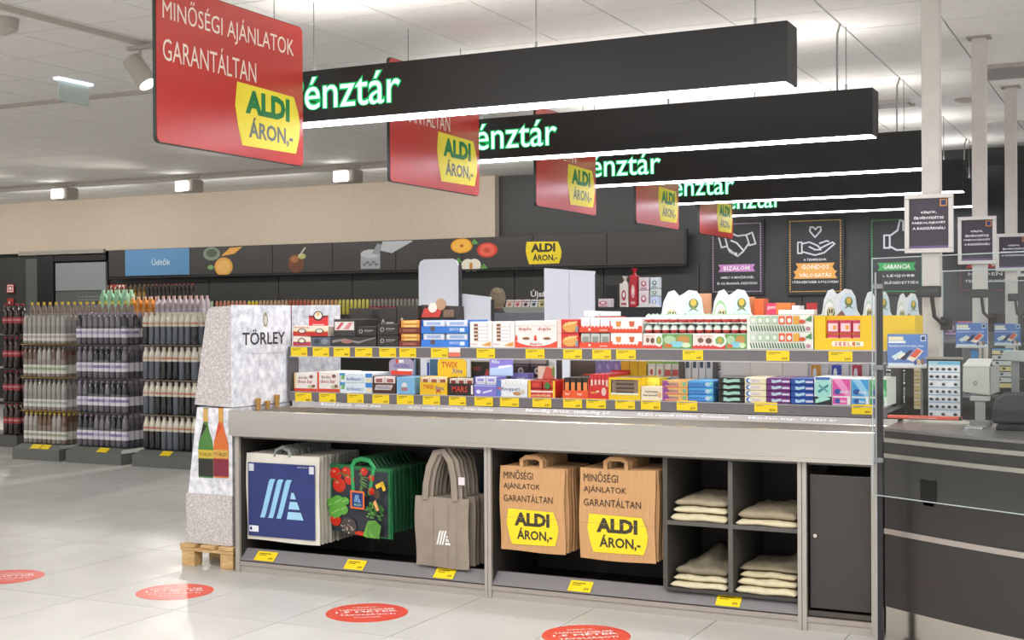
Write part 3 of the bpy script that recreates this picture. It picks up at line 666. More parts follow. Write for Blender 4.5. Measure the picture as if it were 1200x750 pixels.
BARS = [('r', .2, .22, .82, .94, '#d9d6d4')]+[x for i in range(5) for x in (('r', .2, .26+.14*i, .38, .35+.14*i, '#8a5530'), ('r', .4, .27+.14*i, .78, .36+.14*i, '#f7f7f7'))]+[('p', [(.5, .06), (.95, .05), (.95, .22), (.75, .16)], '#d69a42'), ('t', 'Happy', .06, .08, .3, .08, '#d2506a')]
carton(550.5, 576.5, 377, 406, WH, BARS, 'white box picturing five cream bars, left of the pair', BU)
carton(577, 603, 377, 406, WH, BARS, 'white box picturing five cream bars, right of the pair', BU)
DUP = [('r', .02, .8, .98, .84, '#d8d4d2'), ('t', 'duplo', .08, .6, .32, .17, '#b5312c'), ('t', 'duplo', .54, .6, .32, .17, '#b5312c'), ('p', [(0, 0), (1, 0), (1, .26), (.85, .14), (.7, .08), (.5, .05), (.3, .08), (.12, .16), (0, .28)], '#d94a35'), ('t', 'duplo', .35, .06, .3, .14, '#b5312c'), ('p', [(.0, .26), (.07, .26), (.05, .46), (.02, .46)], '#d94a35'), ('p', [(.45, .26), (.53, .26), (.51, .46), (.47, .46)], '#d94a35'), ('e', .27, .34, .09, .05, '#8a5a3a'), ('e', .76, .34, .09, .05, '#8a5a3a')]
carton(603.5, 653, 376, 406.5, '#e9e4e1', DUP, 'wide white and red duplo box in the middle of the upper shelf', BU)
WAF = [('r', 0, 0, .18, 1, '#e6cfc8'), ('e', .6, .45, .36, .36, '#dca04e'), ('p', [(.3, .5), (.9, .7), (.95, .85), (.4, .8)], '#e9c27e'), ('r', .86, .1, .98, .5, '#7c8f9c'), ('r', .18, .75, .5, .98, '#d4302f')]
stack(2, 653.5, 678, 374, 407, '#cf4240', WAF, 'red and golden wafer pack', BU)
TEETH = [('r', 0, 0, 1, .3, '#dd4b2c')]+[('e', .08+.12*i, .3, .05, .1, '#dd4b2c') for i in range(8)]+[('t', 'szelet', .66, .08, .26, .14, '#f4d9cf'), ('e', .34, .18, .04, .08, '#f4d9cf')]
x0, x1, a, b = rng(679, 715, 371, 407.5, PY); hh = (b-BU)/2
tray(679, 715, 371, 407.5, '#dd4b2c', .3, (3, 1, '#c9ccc6', '#8f9a94'), 'red toothed tray of grey green packs, under the white ones', None, TEETH, z0=BU, z1=BU+hh-.001, side=.7, itemname='sweets_pack')
tray(679, 715, 371, 407.5, '#dd4b2c', .3, (3, 1, '#f0f0f2', '#dfe1e8'), 'red toothed tray of white packs, on top of the grey green ones', None, TEETH, z0=BU+hh, z1=BU+2*hh, side=.7, itemname='sweets_pack')
for i in range(7):
    carton(684+4.6*i, 688.2+4.6*i, 364.5+i*.1, 371, WH, [('r', .2, .3, .8, .7, '#dcdde2')], 'loose white pack lying on top of the toothed trays', z0=BU+2*hh+.002, Yp=PY+.05, dep=.15, group='loose white packs on the toothed trays', name='sweets_pack')
CUP = [('r', 0, 0, 1, .2, '#dd4b2c'), ('r', 0, 0, .07, .45, '#dd4b2c'), ('r', .88, 0, 1, .45, '#dd4b2c')]+[('e', .12+.11*i, .2, .045, .08, '#dd4b2c') for i in range(8)]
stack(2, 715.5, 752.5, 372, 408, '#efebe8', CUP+[('p', [(.2, .4), (.32, .4), (.35, .75), (.17, .75)], '#d98a45'), ('p', [(.62, .4), (.74, .4), (.77, .75), (.59, .75)], '#c8603c')], 'white carton with a red scalloped base and two cups', BU)
# chocolate eggs: two tiers of three packs and bottom cartons
x0, x1, a, b = rng(753, 875, 378, 409, PY)
zc = rng(753, 875, 391.5, 409, PY)[3]; z2 = rng(753, 875, 379, 409, PY)[3]; z3 = rng(753, 875, 366, 409, PY)[3]
EG = [('r', 0, 0, 1, .28, '#d0403a'), ('e', .25, .58, .09, .18, '#7a5a48'), ('e', .5, .55, .1, .2, '#6c4c3a'), ('t', 'meglepetés', .1, .8, .5, .12, '#c46a60'), ('e', .84, .55, .2, .42, '#dfeadd'), ('e', .84, .55, .14, .3, '#7aa05a'), ('e', .84, .6, .06, .16, '#c9a03c')]+[('e', .06+.125*i, .28, .05, .08, '#e9d8d4') for i in range(8)]
GR = [('r', 0, 0, 1, 1, '#6c9c58'), ('e', .25, .6, .2, .3, '#a9c9a0'), ('e', .7, .62, .22, .3, '#b98a4a'), ('e', .5, .3, .3, .2, '#7fc0d0'), ('e', .8, .25, .15, .18, '#c9d9b0'), ('e', .2, .2, .14, .14, '#c46a3c')]
for (p0, p1, d, c, l) in ((753.5, 776, EG, '#eadad4', 'pink carton with an egg shaped emblem, left of the pair'), (776.5, 811, GR, '#5f8c50', 'green jungle print carton, left of the pair'), (811.5, 850, EG, '#eadad4', 'pink carton with an egg shaped emblem, right of the pair'), (850.5, 875, GR, '#5f8c50', 'green jungle print carton, right of the pair')):
    carton(p0, p1, 391.5, 408.5, c, d, l+', under the chocolate eggs', z0=BU, z1=zc-.0005, dep=.2)
def egg(cx, y, z, s, label):
    n = 12; pr = [(.001, 0), (.45, .06), (.78, .25), (.9, .45), (.82, .7), (.55, 1.02), (.25, 1.2), (.001, 1.26)]
    rr = M('#c23c36', .35); ww = M('#e9eeea', .35); gg = M('#9fc9a8', .35)
    o = MB().lathe((cx, y, z), [(r*s/2, q*s*.8) for r, q in pr], ww, n, [rr, rr, rr, ww, ww, gg, gg]).build('chocolate_egg', smooth=True)
    tag(o, label, 'chocolate egg', 'chocolate eggs in two tiers on the upper shelf'); return o
ne = 12; pw = (x1-x0)/ne
lbs = {0: 'lower', 1: 'upper'}; e0 = None
for tier, (za, zb2) in enumerate(((zc, z2), (z2, z3))):
    hgt = zb2-za
    bd = MB().box(x0+.005, PY+.005, za, x1-.005, PY+.2, za+.003, M('#d8e4da', .5)).build('egg_tray'); tag(bd, 'pale card tray under the %s tier of chocolate eggs' % lbs[tier], 'tray')
    for i in range(ne):
        for r in range(2):
            c = (x0+pw*(i+.5), PY+.035+r*.07, za+.004)
            lb = 'red and white chocolate egg in the %s tier, %s row' % (lbs[tier], ('front', 'back')[r])
            if e0 is None: e0 = egg(c[0], c[1], c[2], min(pw*1.02, (hgt-.004)), lb); c00 = c
            else:
                o = e0.copy(); COL.objects.link(o); o.location = e0.location+Vector(c)-Vector(c00); o['label'] = lb
MB2 = None
# arched header cards
def arch(px0, px1, py0, py1, Yp, cols, label, z0=None, group=None):
    x0, x1, a, b = rng(px0, px1, py0, py1, Yp); z0 = a if z0 is None else z0; h = b-z0; w = x1-x0
    f = lambda u, v: (x0+u*w, Yp, z0+v*h)
    out = [(0, 0), (0, .5), (.05, .55), (.1, .8), (.2, .97), (.32, 1), (.42, .9), (.5, .93), (.62, 1), (.78, .98), (.88, .85), (.92, .6), (1, .5), (1, 0)]
    t = MB().prism([f(*p) for p in out], (0, .006, 0), M('#e4e8ea', .45)).build('header_card'); tag(t, label, 'header card', group)
    p = PR((x0, Yp, z0), X_, Z_, w, h)
    p.design([('e', .24, .52, .15, .3, cols[0]), ('e', .24, .5, .13, .26, '#f2f3f1'), ('e', .27, .55, .1, .12, '#5f7a3f'), ('e', .27, .58, .07, .09, '#e2d7a8'), ('e', .24, .58, .02, .05, '#3c3a2c'), ('e', .3, .58, .02, .05, '#3c3a2c'), ('e', .27, .36, .12, .05, cols[1]), ('e', .7, .7, .2, .22, '#cddfeb'), ('e', .72, .76, .1, .09, '#6a7a4c'), ('e', .72, .78, .06, .06, '#d9b84a'), ('p', [(.6, .62), (.72, .72), (.84, .62), (.72, .66)], '#7a8a5c'), ('p', [(.42, .5), (.55, .6), (.8, .32), (.95, .24), (.7, .2), (.55, .34)], '#8a5f58'), ('p', [(.5, 0), (1, 0), (1, .35), (.9, .12), (.7, .18)], '#9dbf8e'), ('r', .02, 0, .45, .12, cols[1])]).build('printed_front', t)
    return t
carton(816, 833, 344, 366, '#d9a07a', [], 'tan rounded card behind the left egg header', Yp=PY+.3, dep=.02, z0=BU, name='backing_card')
carton(874, 884, 348, 368, '#d58a5c', [], 'orange card behind the right egg header', Yp=PY+.3, dep=.02, z0=BU, name='backing_card')
arch(772, 829, 340, 366, PY+.22, ('#cfe0cc', '#dfe7e3'), 'arched white header card with a bird emblem, left of the pair on the upper shelf', BU)
arch(832, 884, 339, 366, PY+.22, ('#9fc48e', '#7fb0d0'), 'arched white header card with a bird emblem, right of the pair on the upper shelf', BU)
carton(883.5, 895, 350, 370, '#e5652f', [('r', 0, 0, 1, .15, '#e8dcd4')], 'bright orange carton beside the right egg header', Yp=PY+.25, dep=.1, z0=BU)
TT = [('r', 0, 0, 1, 1, '#e3e6dc')]+[('p', [(.02+.042*i, .05), (.045+.042*i, .05), (.02+.042*i, .38), (-.0+.042*i, .38)], '#4a6e50') for i in range(1, 21)]+[('r', .05+.11*i, .46, .14+.11*i, .94, c) for i, c in enumerate(('#c7d2c4', '#a9c2a8', '#a9c2a8', '#a9c2a8', '#dc5a2c', '#dc5a2c', '#d9a03a'))]+[('e', .1+.11*i, .68, .03, .14, '#dfe8da') for i in range(6)]+[('e', .84, .6, .05, .12, '#c9502c'), ('p', [(.88, .7), (.98, .98), (.98, .6)], '#4f8a4e'), ('e', .93, .2, .035, .12, '#b57a94')]
stack(2, 875.5, 953, 369, 409.5, '#dfe3d8', TT, 'wide pale green carton with striped base', BU)
zt = rng(875, 953, 369, 409, PY)[3]
carton(898, 927, 355, 369, '#e07a34', [('r', 0, 0, .4, 1, '#cf3a5c'), ('t', 'gumi', .05, .4, .32, .4, '#f6dfe2'), ('e', .55, .3, .06, .12, '#7a4a1c'), ('e', .8, .35, .06, .12, '#7a4a1c')], 'pink and orange pack lying on the pale green cartons', z0=zt+.001, Yp=PY+.1, dep=.1, name='sweets_pack')
carton(927.5, 937, 358, 369, WH, [('r', .2, .3, .8, .7, '#cfd0d6')], 'small white pack beside the pink and orange one', z0=zt+.001, Yp=PY+.1, dep=.1, name='sweets_pack')
carton(912, 954, 363, 369, '#ecece8', [('r', .1, .3, .9, .6, '#d8d8d4')], 'flat white pack on the front edge of the pale green cartons', z0=zt+.001, Yp=PY+.02, dep=.07, name='sweets_pack')
# yellow tray with pink packs
x0, x1, a, b = rng(954.5, 1030, 370, 410.5, PY); z1 = b; h = z1-BU; ym = M('#e8bf1a', .45)
t = thing('display_tray', 'large yellow display tray of pink bags at the right end of the upper shelf', 'display tray', ((x0+x1)/2, PY+.12, BU))
mb = MB().box(x0, PY, BU, x1+.17, PY+.005, BU+h*.34, ym).box(x0, PY, BU+h*.34, x0+.055, PY+.005, z1, ym).box(x1-.09, PY, BU+h*.34, x1+.17, PY+.005, z1, ym).box(x0, PY+.005, BU, x0+.005, PY+.24, z1, ym).box(x1+.165, PY+.005, BU, x1+.17, PY+.24, z1, ym).box(x0+.005, PY+.235, BU, x1+.165, PY+.24, z1, ym).box(x0+.005, PY+.005, BU, x1+.165, PY+.235, BU+.004, ym)
mb.build('tray_body', t)
p = PR((x0, PY, BU), X_, Z_, x1-x0, h, .0012); pc = .48
p.rect(.3, .1, .74, .25, '#f0e6d0'); p.ell(.3, .175, .03, .075, '#f0e6d0'); p.ell(.74, .175, .03, .075, '#f0e6d0')
for i, (c, k) in enumerate(zip('SEELIN', ('#c23a4a', '#c23a4a', '#c23a4a', '#c96a2c', '#c96a2c', '#4a7a3c'))): p.txt(c, .32+.068*i, .12, .045, .11, k, .02, 1)
p.build('printed_front', t)
for i in range(4):
    xx = x0+.06+i*.062
    for j in range(2):
        o = MB().box(xx, PY+.012, BU+.01+j*h*.42, xx+.058, PY+.1, BU+.005+(j+1)*h*.42, M('#c33a55', .3)).box(xx+.006, PY+.0105, BU+.02+j*h*.42, xx+.052, PY+.0118, BU+.02+j*h*.42+.04, M('#e8c9d0', .3)).box(xx+.03, PY+.0098, BU+.03+j*h*.42, xx+.045, PY+.0104, BU+.03+j*h*.42+.02, M('#e39a2c', .3)).build('sweets_bag', t, .006, seg=1)
# stand behind red oval logo board (left, on the icy white board)
a = atY(342, 404, PY+.3); b = atY(398, 357, PY+.3)
icb = MB().box(atY(342, 400, SY+.52).x, SY+.52, 0, atY(398, 400, SY+.52).x, SY+.53, b.z, ICY).build('display_board'); tag(icb, 'icy white printed board behind the left end of the sweets shelf', 'display board')
x0, x1, a, b = rng(362, 384, 366, 382, PY+.1)
o = MB().box(x0, PY+.1, zt if False else BU, x1, PY+.106, b-.02, M('#cf3338', .5)).build('logo_card'); tag(o, 'small red logo card with an oval badge at the left end of the upper shelf', 'card')
p = PR((x0, PY+.1, 0), X_, Z_); w = x1-x0; p.rect(x0-x0, b-.03, w, b-.022, '#3a2c22'); p.ell(w*.5, b-.022, w*.26, .03, '#3a2c22'); p.ell(w*.5, b-.02, w*.2, .022, '#e9e2d3'); p.ell(w*.5, b-.012, w*.08, .01, GLD); p.rect(w*.2, b-.078, w*.8, b-.073, '#f2d9d6'); p.build('printed_front', o)
# open dark box with the red flap
x0, x1, a, b = rng(489, 532, 357, 375, PY+.26)
t = thing('open_display_box', 'open dark display box with a red flap above the blue trays', 'box', ((x0+x1)/2, PY+.32, BU))
MB().prism([(x0, PY+.3, BU), (x1+.0, PY+.3, BU), (x1-.01, PY+.3, b-.01), (x0+.005, PY+.3, b)], (0, .1, 0), M('#37322f', .5)).build('box_body', t)
MB().prism([(x0+.005, PY+.295, b-.075), (x0+.13, PY+.295, b-.075), (x0+.155, PY+.295, b-.02), (x0+.03, PY+.295, b-.02)], (0, .004, 0), M('#cf4a42', .5)).build('red_flap', t)
MB().lathe((x0+.145, PY+.29, b+.002), [(.001, 0), (.035, 0), (.035, .004), (.001, .004)], M('#a98a6c', .5), 20, ax='y').build('oval_label', t)
MB().box(x0+.16, PY+.293, b-.075, x1-.02, PY+.299, b-.03, M('#7a6350', .5)).build('brown_flap', t)
MB().lathe((x0+.09, PY+.288, b-.018), [(.001, 0), (.03, 0), (.03, .003), (.001, .003)], M('#dfd8cf', .5), 16, ax='y').build('badge', t)

# ---- lower shelf, left to right
def KB(c): return [('r', 0, 0, .08, 1, c), ('r', 0, 0, 1, .16, '#d3452f'), ('t', 'kids', .2, .68, .4, .14, '#7a3a34'), ('t', 'choco bar', .14, .44, .66, .2, '#a4302c'), ('e', .75, .8, .09, .09, '#8a5a44'), ('e', .74, .26, .14, .1, '#b8c49c'), ('e', .85, .3, .08, .08, '#8a5a3a')]
carton(345, 371.5, 437, 460, '#ece6e0', KB('#e6c78c'), 'white choco bar box with a cream edge at the left end of the lower shelf', BL)
carton(372, 398, 436, 460.5, '#ece6e0', KB('#dd4b2c'), 'white choco bar box with a red edge on the lower shelf', BL)
BC = [('r', 0, .7, .16, 1, '#3f8fd0'), ('p', [(.04, .35), (.14, .3), (.16, .75), (.06, .8)], '#6fae5c'), ('r', .8, .55, 1, 1, '#3f83d4'), ('t', 'kókusz', .22, .2, .45, .4, '#4a6cae'), ('r', .82, .1, .98, .45, '#e3d6ac'), ('e', .7, .35, .06, .22, '#c9d8dc')]
stack(2, 398.5, 436, 437, 461, '#dce6f0', BC, 'blue and white coconut carton', BL)
tray(436.5, 463.5, 441, 462, '#4a2b22', .6, (2, 2, '#eee3e0', '#a46a62'), 'brown display tray of white topped bars on the lower shelf', BL, [('p', [(.1, .2), (.8, .2), (.9, .5), (.16, .5)], '#c9bdb8'), ('t', 'SNICKERS', .18, .26, .6, .18, '#4a5a9a')], dep=.12)
carton(464.5, 486, 442, 462.5, '#7db4dc', [('e', .45, .5, .16, .18, '#c9d8e6'), ('p', [(.25, .2), (.62, .2), (.6, .4), (.3, .4)], '#a4787c'), ('e', .45, .58, .1, .1, '#e8ddd8')], 'light blue carton beside the first upright on the lower shelf', BL)
x0, x1, a, b = rng(457, 484, 421, 441, PY+.12)
def header(px0, px1, py0, py1, col, design, label, Yp=None, r=.25, z0=None):
    Yp = Yp or PY+.14
    x0, x1, a, b = rng(px0, px1, py0, py1, Yp); w = x1-x0; h = b-a
    pts = []
    for cu, cv, a0 in ((1-r, 1-r, 0), (r, 1-r, 90), (r*.6, r*.6, 180), (1-r*.6, r*.6, 270)):
        rr = r if cv > .5 else r*.6
        for k in range(5): t_ = math.radians(a0+22.5*k); pts.append((x0+w*(cu+rr*math.cos(t_)), Yp, a+h*(cv+rr*math.sin(t_))))
    t = MB().prism(pts, (0, .005, 0), M(col, .4)).box(x0+w*.3, Yp+.0055, BL, x1-w*.3, Yp+.009, a+h*.4, M('#8a857f', .5)).build('header_card')
    tag(t, label, 'header card'); PR((x0, Yp, a), X_, Z_, w, h).design(design).build('printed_front', t); return t
header(456, 485, 420.5, 440, '#9a8fa8', [('r', .08, .05, .92, .3, '#d8452f'), ('r', .35, .28, .95, .4, '#eeeae8'), ('t', 'SNICKERS', .2, .48, .62, .2, '#4a4f9c'), ('r', .4, .78, .6, .95, '#e8e4e2'), ('r', .28, .75, .38, .95, '#d8452f')], 'rounded lilac grey header card with a red stripe above the brown tray')
carton(484.5, 487, 421, 441, '#9cc6e4', [], 'narrow pale blue card against the first upright', Yp=PY+.2, dep=.004, z0=BL, name='side_card')
tray(492, 524, 441.5, 463.5, '#e8bb1c', .68, (3, 2, '#efe1c6', '#9a5a3c'), 'yellow twin bar tray behind its price tag on the lower shelf', BL, [('t', 'TWIX', .12, .3, .4, .24, '#c2362c'), ('t', 'Xtra', .56, .26, .32, .22, '#2c4aa8'), ('p', [(.6, .05), (.68, .2), (.8, .05), (.72, .3), (.62, .3)], '#b03a3c')], dep=.12)
header(513, 546.5, 419.5, 442.5, '#e6bf22', [('t', 'TWIX', .14, .5, .56, .3, '#c2362c'), ('t', 'Xtra', .5, .24, .36, .24, '#2c4aa8'), ('r', .1, .05, .9, .09, '#f1dc7c')], 'big rounded yellow header card lettered TWIX Xtra')
carton(500, 513, 421, 441, '#4c7a9c', [('r', 0, 0, .3, 1, '#e4e6ec'), ('r', .05, .5, .25, .9, '#3a5ac0'), ('r', .05, 0, .28, .2, '#c9563c')], 'blue card peeping out left of the yellow header', Yp=PY+.24, dep=.01, z0=BL, name='side_card')
tray(525, 555, 443, 464, '#29211d', .68, (3, 2, '#e2d6cc', '#8a3a30'), 'black tray with red lettering on the lower shelf', BL, [('t', 'MARS', .16, .18, .6, .36, '#cf4030'), ('r', .9, .08, .98, .6, '#ece6e2')], dep=.12)
carton(551, 575, 422, 440, '#b9b2a8', [('r', .06, .3, .94, .95, '#241f1c'), ('t', 'MARS', .16, .68, .4, .14, '#8a3a32'), ('p', [(.6, .35), (.9, .35), (.92, .7), (.8, .75)], '#a83c34'), ('r', 0, 0, 1, .2, '#9a6a5a')], 'open lid of the black tray, standing behind it', Yp=PY+.2, dep=.01, z0=BL, name='lid_card')
tray(555.5, 582, 441.5, 465, '#7f76cc', .6, (2, 3, '#e6e6f4', '#9a94d8'), 'lilac tray of white bars on the lower shelf', BL, [('e', .2, .22, .1, .1, '#e4e4f6'), ('p', [(.4, .12), (.8, .26), (.8, .34), (.4, .22)], '#dcdcf2'), ('r', .0, .5, 1, .56, '#a9b4e6')], dep=.12)
header(574, 601, 418.5, 440, '#8a7fd4', [('p', [(.0, 0), (1, 0), (1, .55), (.3, .45), (.0, .4)], '#b4cdec'), ('t', 'Milka', .08, .66, .34, .2, '#eeeefa'), ('p', [(.34, .36), (.95, .5), (.95, .6), (.4, .52)], '#eceef8')], 'lilac header card with a pale blue lower half lettered Milka', r=.08)
tray(582.5, 618, 445.5, 466, '#e2e4ea', .8, (4, 1, '#eeeef2', '#8a94b4'), 'white and blue tray lettered Knoppers on the lower shelf', BL, [('r', 0, .0, .14, 1, '#5a7cc0'), ('t', 'Knoppers', .16, .3, .6, .28, '#2c3f8a'), ('e', .66, .2, .13, .12, '#b88a5c'), ('r', .02, .42, .14, .56, '#c85a6a'), ('e', .84, .3, .08, .14, '#c9c2b4')], dep=.12)
carton(598.5, 619, 437.5, 445.5, '#8f88d4', [('r', .35, .2, .8, .8, '#d8d8f0')], 'small lilac carton behind the Knoppers tray', Yp=PY+.22, dep=.08, z0=BL)
x0, x1, a, b = rng(602, 640, 420, 441, PY+.32); hh = (b-BL)/2
for i in range(2):
    for j in range(2):
        carton(602+19.2*i, 620.6+19.2*i, 420, 441, '#4c4240', [('r', 0, .7, 1, .95, '#b9aea6'), ('r', .08, .55, .9, .62, '#8f8480'), ('e', .45, .28, .18, .2, '#ddd5ca'), ('e', .45, .28, .1, .1, '#8a7f70')], 'dark brown carton with a round pale badge, %s %s of four at the back' % (('lower', 'upper')[j], ('left', 'right')[i]), z0=BL+j*hh+.001, z1=BL+(j+1)*hh-.001, Yp=PY+.32, dep=.1, group='four dark brown cartons at the back')
tray(619, 650.5, 446, 467, '#c9302a', .42, (2, 2, '#b5312c', '#d6473c'), 'red and yellow tray beside the second upright on the lower shelf', BL, [('r', 0, 0, .1, 1, '#e8bf2a'), ('r', .92, 0, 1, 1, '#e8bf2a'), ('r', .1, .3, .92, .4, '#f0dcd0'), ('t', 'csokoládé', .12, .06, .72, .16, '#f4e2b4'), ('e', .72, .7, .1, .2, '#3c7a38')], dep=.18)
carton(630, 650, 429, 448, '#e8cfc0', [('p', [(.2, .4), (.5, 1), (.9, .9), (1, .5)], '#d96a58'), ('r', 0, 0, 1, .12, '#cf4038'), ('e', .5, .45, .25, .1, '#efe3d6'), ('e', .92, .8, .07, .2, '#6a9a4c')], 'cream and coral picture card behind the red and yellow tray', Yp=PY+.2, dep=.01, z0=BL, name='picture_card')
carton(640, 650.5, 421, 436, '#cdd6d8', [('e', .5, .4, .3, .3, '#8fb4a8')], 'pale grey card at the back left of the second upright', Yp=PY+.36, dep=.01, z0=BL+.1 if False else BL, name='side_card')
OB = [('r', 0, 0, 1, .36, '#e2562a'), ('t', 'bar', .1, .14, .18, .14, '#f6e2d4'), ('t', 'bar', .58, .14, .18, .14, '#f6e2d4')]
tray(659.5, 689.5, 441, 468, '#e2562a', .36, (4, 1, '#2b211d', '#e8894a'), 'orange tray of tall black and orange bars on the lower shelf', BL, OB, side=.9, dep=.28)
tray(690, 713.5, 436.5, 468.5, '#cc2a2c', .42, (5, 1, '#cf3033', '#e7c0b8'), 'red tray of tall red bars on the lower shelf', BL, [('e', .5, .4, .48, .14, '#cc2a2c'), ('t', 'maci', .1, .2, .28, .1, '#f1c04a'), ('e', .75, .28, .12, .16, '#dcb9b0'), ('e', .45, .28, .08, .04, '#e6d0b8')], side=.55, dep=.32)
carton(668, 700, 431, 440, '#4a3f3a', [], 'dark backing card behind the orange bar tray', Yp=PY+.36, dep=.01, z0=BL, z1=1.19, name='backing_card')
t = tray(713.5, 750.5, 442.5, 469, '#e6c21c', .3, (1, 5, '#8f7a6a', '#453832'), 'yellow framed tray showing dark liquorice sticks', BL, [('r', 0, .0, .07, 1, '#e6c21c'), ('r', .93, 0, 1, 1, '#e6c21c'), ('r', 0, .9, 1, 1, '#e6c21c'), ('r', .07, .22, .93, .3, '#e3e6dc')], dep=.28, itemname='liquorice_stick')
carton(751, 776.5, 453, 470, '#e6dac4', [('t', 'turmix', .2, .55, .6, .18, '#4a342a'), ('t', 'karamell', .12, .3, .64, .16, '#3c2c26'), ('e', .86, .4, .07, .2, '#d9a86a')], 'cream carton with dark lettering left of the mint rolls', BL, dep=.09)
carton(757, 773, 443, 454, '#e9d64a', [('e', .2, .3, .04, .12, '#4a4a2c'), ('r', .72, .25, .8, .7, '#7a6a2c')], 'yellow card behind the cream carton', Yp=PY+.1, dep=.14, z0=BL, name='backing_card')
MT = [('p', [(0, 0), (.3, 0), (.2, 1), (0, 1)], '#a2508f'), ('r', .12, .0, .66, .3, '#d98a6a'), ('t', 'mentos', .06, .3, .56, .42, '#2c3f9a'), ('e', .86, .5, .08, .3, '#7ab48c')]
stack(3, 776.5, 806, 446, 470.5, '#dfb06a', MT, 'violet and apricot mint roll box', BL)
MT2 = [('r', 0, 0, .7, .2, '#2f6ac0'), ('t', 'mentos', .05, .3, .6, .42, '#1f3f9a'), ('e', .78, .5, .1, .3, '#b7c4d8'), ('e', .9, .6, .07, .25, '#7ad0c0')]
stack(3, 806.5, 836, 446, 471, '#4fa0dc', MT2, 'sky blue mint roll box', BL)
x0, x1, a, b = rng(776.5, 836, 446, 471, PY)
for i in range(3): carton(698+9.9*i, 707.4+9.9*i, 421, 433, '#d9dae6', [('r', 0, .55, 1, 1, '#8e86cc'), ('t', 'Xy', .3, .68, .4, .2, '#e4e2f4'), ('r', .2, .2, .8, .4, '#b9bccb')], 'small lilac topped pack in the back row', Yp=PY+.33, dep=.08, z0=BL, group='three lilac topped packs in the back row', name='gum_pack')
for i in range(3): carton(728+10*i, 737.4+10*i, 421, 436, '#d9c66a', [('r', 0, .55, 1, 1, '#e6be28'), ('r', .15, .1, .85, .4, '#e8e2c2')], 'small yellow pack in the back row', Yp=PY+.33, dep=.08, z0=BL, group='three yellow packs in the back row', name='gum_pack')
for i in range(2): carton(759+9.6*i, 768.2+9.6*i, 421, 442, '#e3e7e9', [('r', 0, .88, 1, 1, '#a9cf5a'), ('r', .15, .6, .85, .8, '#efeff2'), ('e', .5, .66, .2, .08, '#c4626a')], 'white pack with a lime top in the back row', Yp=PY+.33, dep=.08, z0=BL, group='white packs with a lime top', name='gum_pack')
for i in range(2): carton(778.4+8.8*i, 786.8+8.8*i, 421, 443, '#e3e7e9', [('r', 0, .88, 1, 1, '#8fc46a'), ('r', .1, .55, .9, .72, '#c4565a'), ('r', .1, .35, .9, .5, '#5a9cd0'), ('r', 0, .1, 1, .3, '#8fc46a')], 'white pack striped red, blue and green in the back row', Yp=PY+.33, dep=.08, z0=BL, group='white packs striped red, blue and green', name='gum_pack')
for i in range(4): carton(802.5+8.2*i, 810+8.2*i, 421.5, 441.5, '#dfe1ea', [('r', 0, 0, 1, .22, '#a4c832'), ('r', .2, .78, .7, .96, '#3f4f6a'), ('r', .2, .35, .8, .4, '#c3c6d2')], 'white pack with a lime base between the uprights', Yp=PY+.3, dep=.08, z0=BL+.05 if False else BL, group='white packs with a lime base', name='gum_pack')
def WV(c): return [('p', [(.22, .25), (.35, .2), (.5, .35), (.62, .4), (.62, .8), (.48, .75), (.36, .6), (.28, .75), (.2, .7)], c), ('r', .66, .3, .98, .62, '#cfcbe0')]
WV4 = [('p', [(.2, .25), (.38, .12), (.6, .3), (.85, .3), (.82, .8), (.6, .8), (.4, .62), (.26, .9), (.22, .8)], '#9cc9bc')]
stack(4, 841.5, 872, 442.5, 472.5, '#22201f', WV4, 'black gum box with a mint green wave', BL)
stack(4, 872.5, 898, 442.5, 473, '#e6dcbc', [('e', .2, .5, .12, .42, '#2f6fc0'), ('e', .25, .5, .08, .3, '#dfe8ec'), ('r', .34, .3, .7, .7, '#cfc4cc')], 'cream gum box with a blue swirl', BL)
stack(4, 898.5, 926, 443, 473.5, '#6a2c74', WV('#b4c8d8'), 'purple gum box with a silver wave', BL)
stack(4, 926.5, 953.5, 443.5, 474, '#23479c', WV('#a4cfe0'), 'navy blue gum box with a silver wave', BL)
carton(954, 974.5, 442, 475.5, '#dfe6e8', [('r', 0, 0, 1, .3, '#16222e'), ('e', .5, .6, .48, .4, '#9fd9cf'), ('p', [(.2, .5), (.8, .75), (.84, .68), (.3, .42)], '#3f7f8a'), ('p', [(.3, .75), (.8, .5), (.8, .44), (.26, .66)], '#5a9a9a'), ('p', [(.08, .06), (.4, .1), (.9, .2), (.9, .26), (.3, .24), (.1, .2)], '#a4dccc'), ('r', .1, .9, .9, 1, '#3f6fb4')], 'tall pack with a mint green ball of gum on a navy base', BL, name='gum_pack')
def AB(c, c2): return [('r', .04, .34, .96, .96, c), ('p', [(.04, .96), (.5, .96), (.96, .5), (.96, .34), (.75, .34)], c2), ('e', .32, .5, .2, .1, '#2c4f9c'), ('t', 'Alrit', .4, .44, .46, .1, '#eef2f6'), ('r', .04, .04, .8, .28, c), ('e', .3, .16, .14, .1, '#2c4f9c'), ('t', 'Alrit', .42, .1, .34, .1, '#eef2f6')]
carton(975, 997, 443, 476.5, '#e6e2e8', AB('#d64f9f', '#e694c4'), 'tall pink and white gum pack', BL, name='gum_pack')
carton(997.5, 1018.5, 443.5, 477, '#e2e8ee', AB('#3f9ad4', '#8fc9e8'), 'tall sky blue and white gum pack', BL, name='gum_pack')
carton(1019, 1040, 443.5, 477.5, '#e2e8e2', AB('#2f9a54', '#7cc98c'), 'tall green and white gum pack behind the screen post', BL, name='gum_pack')
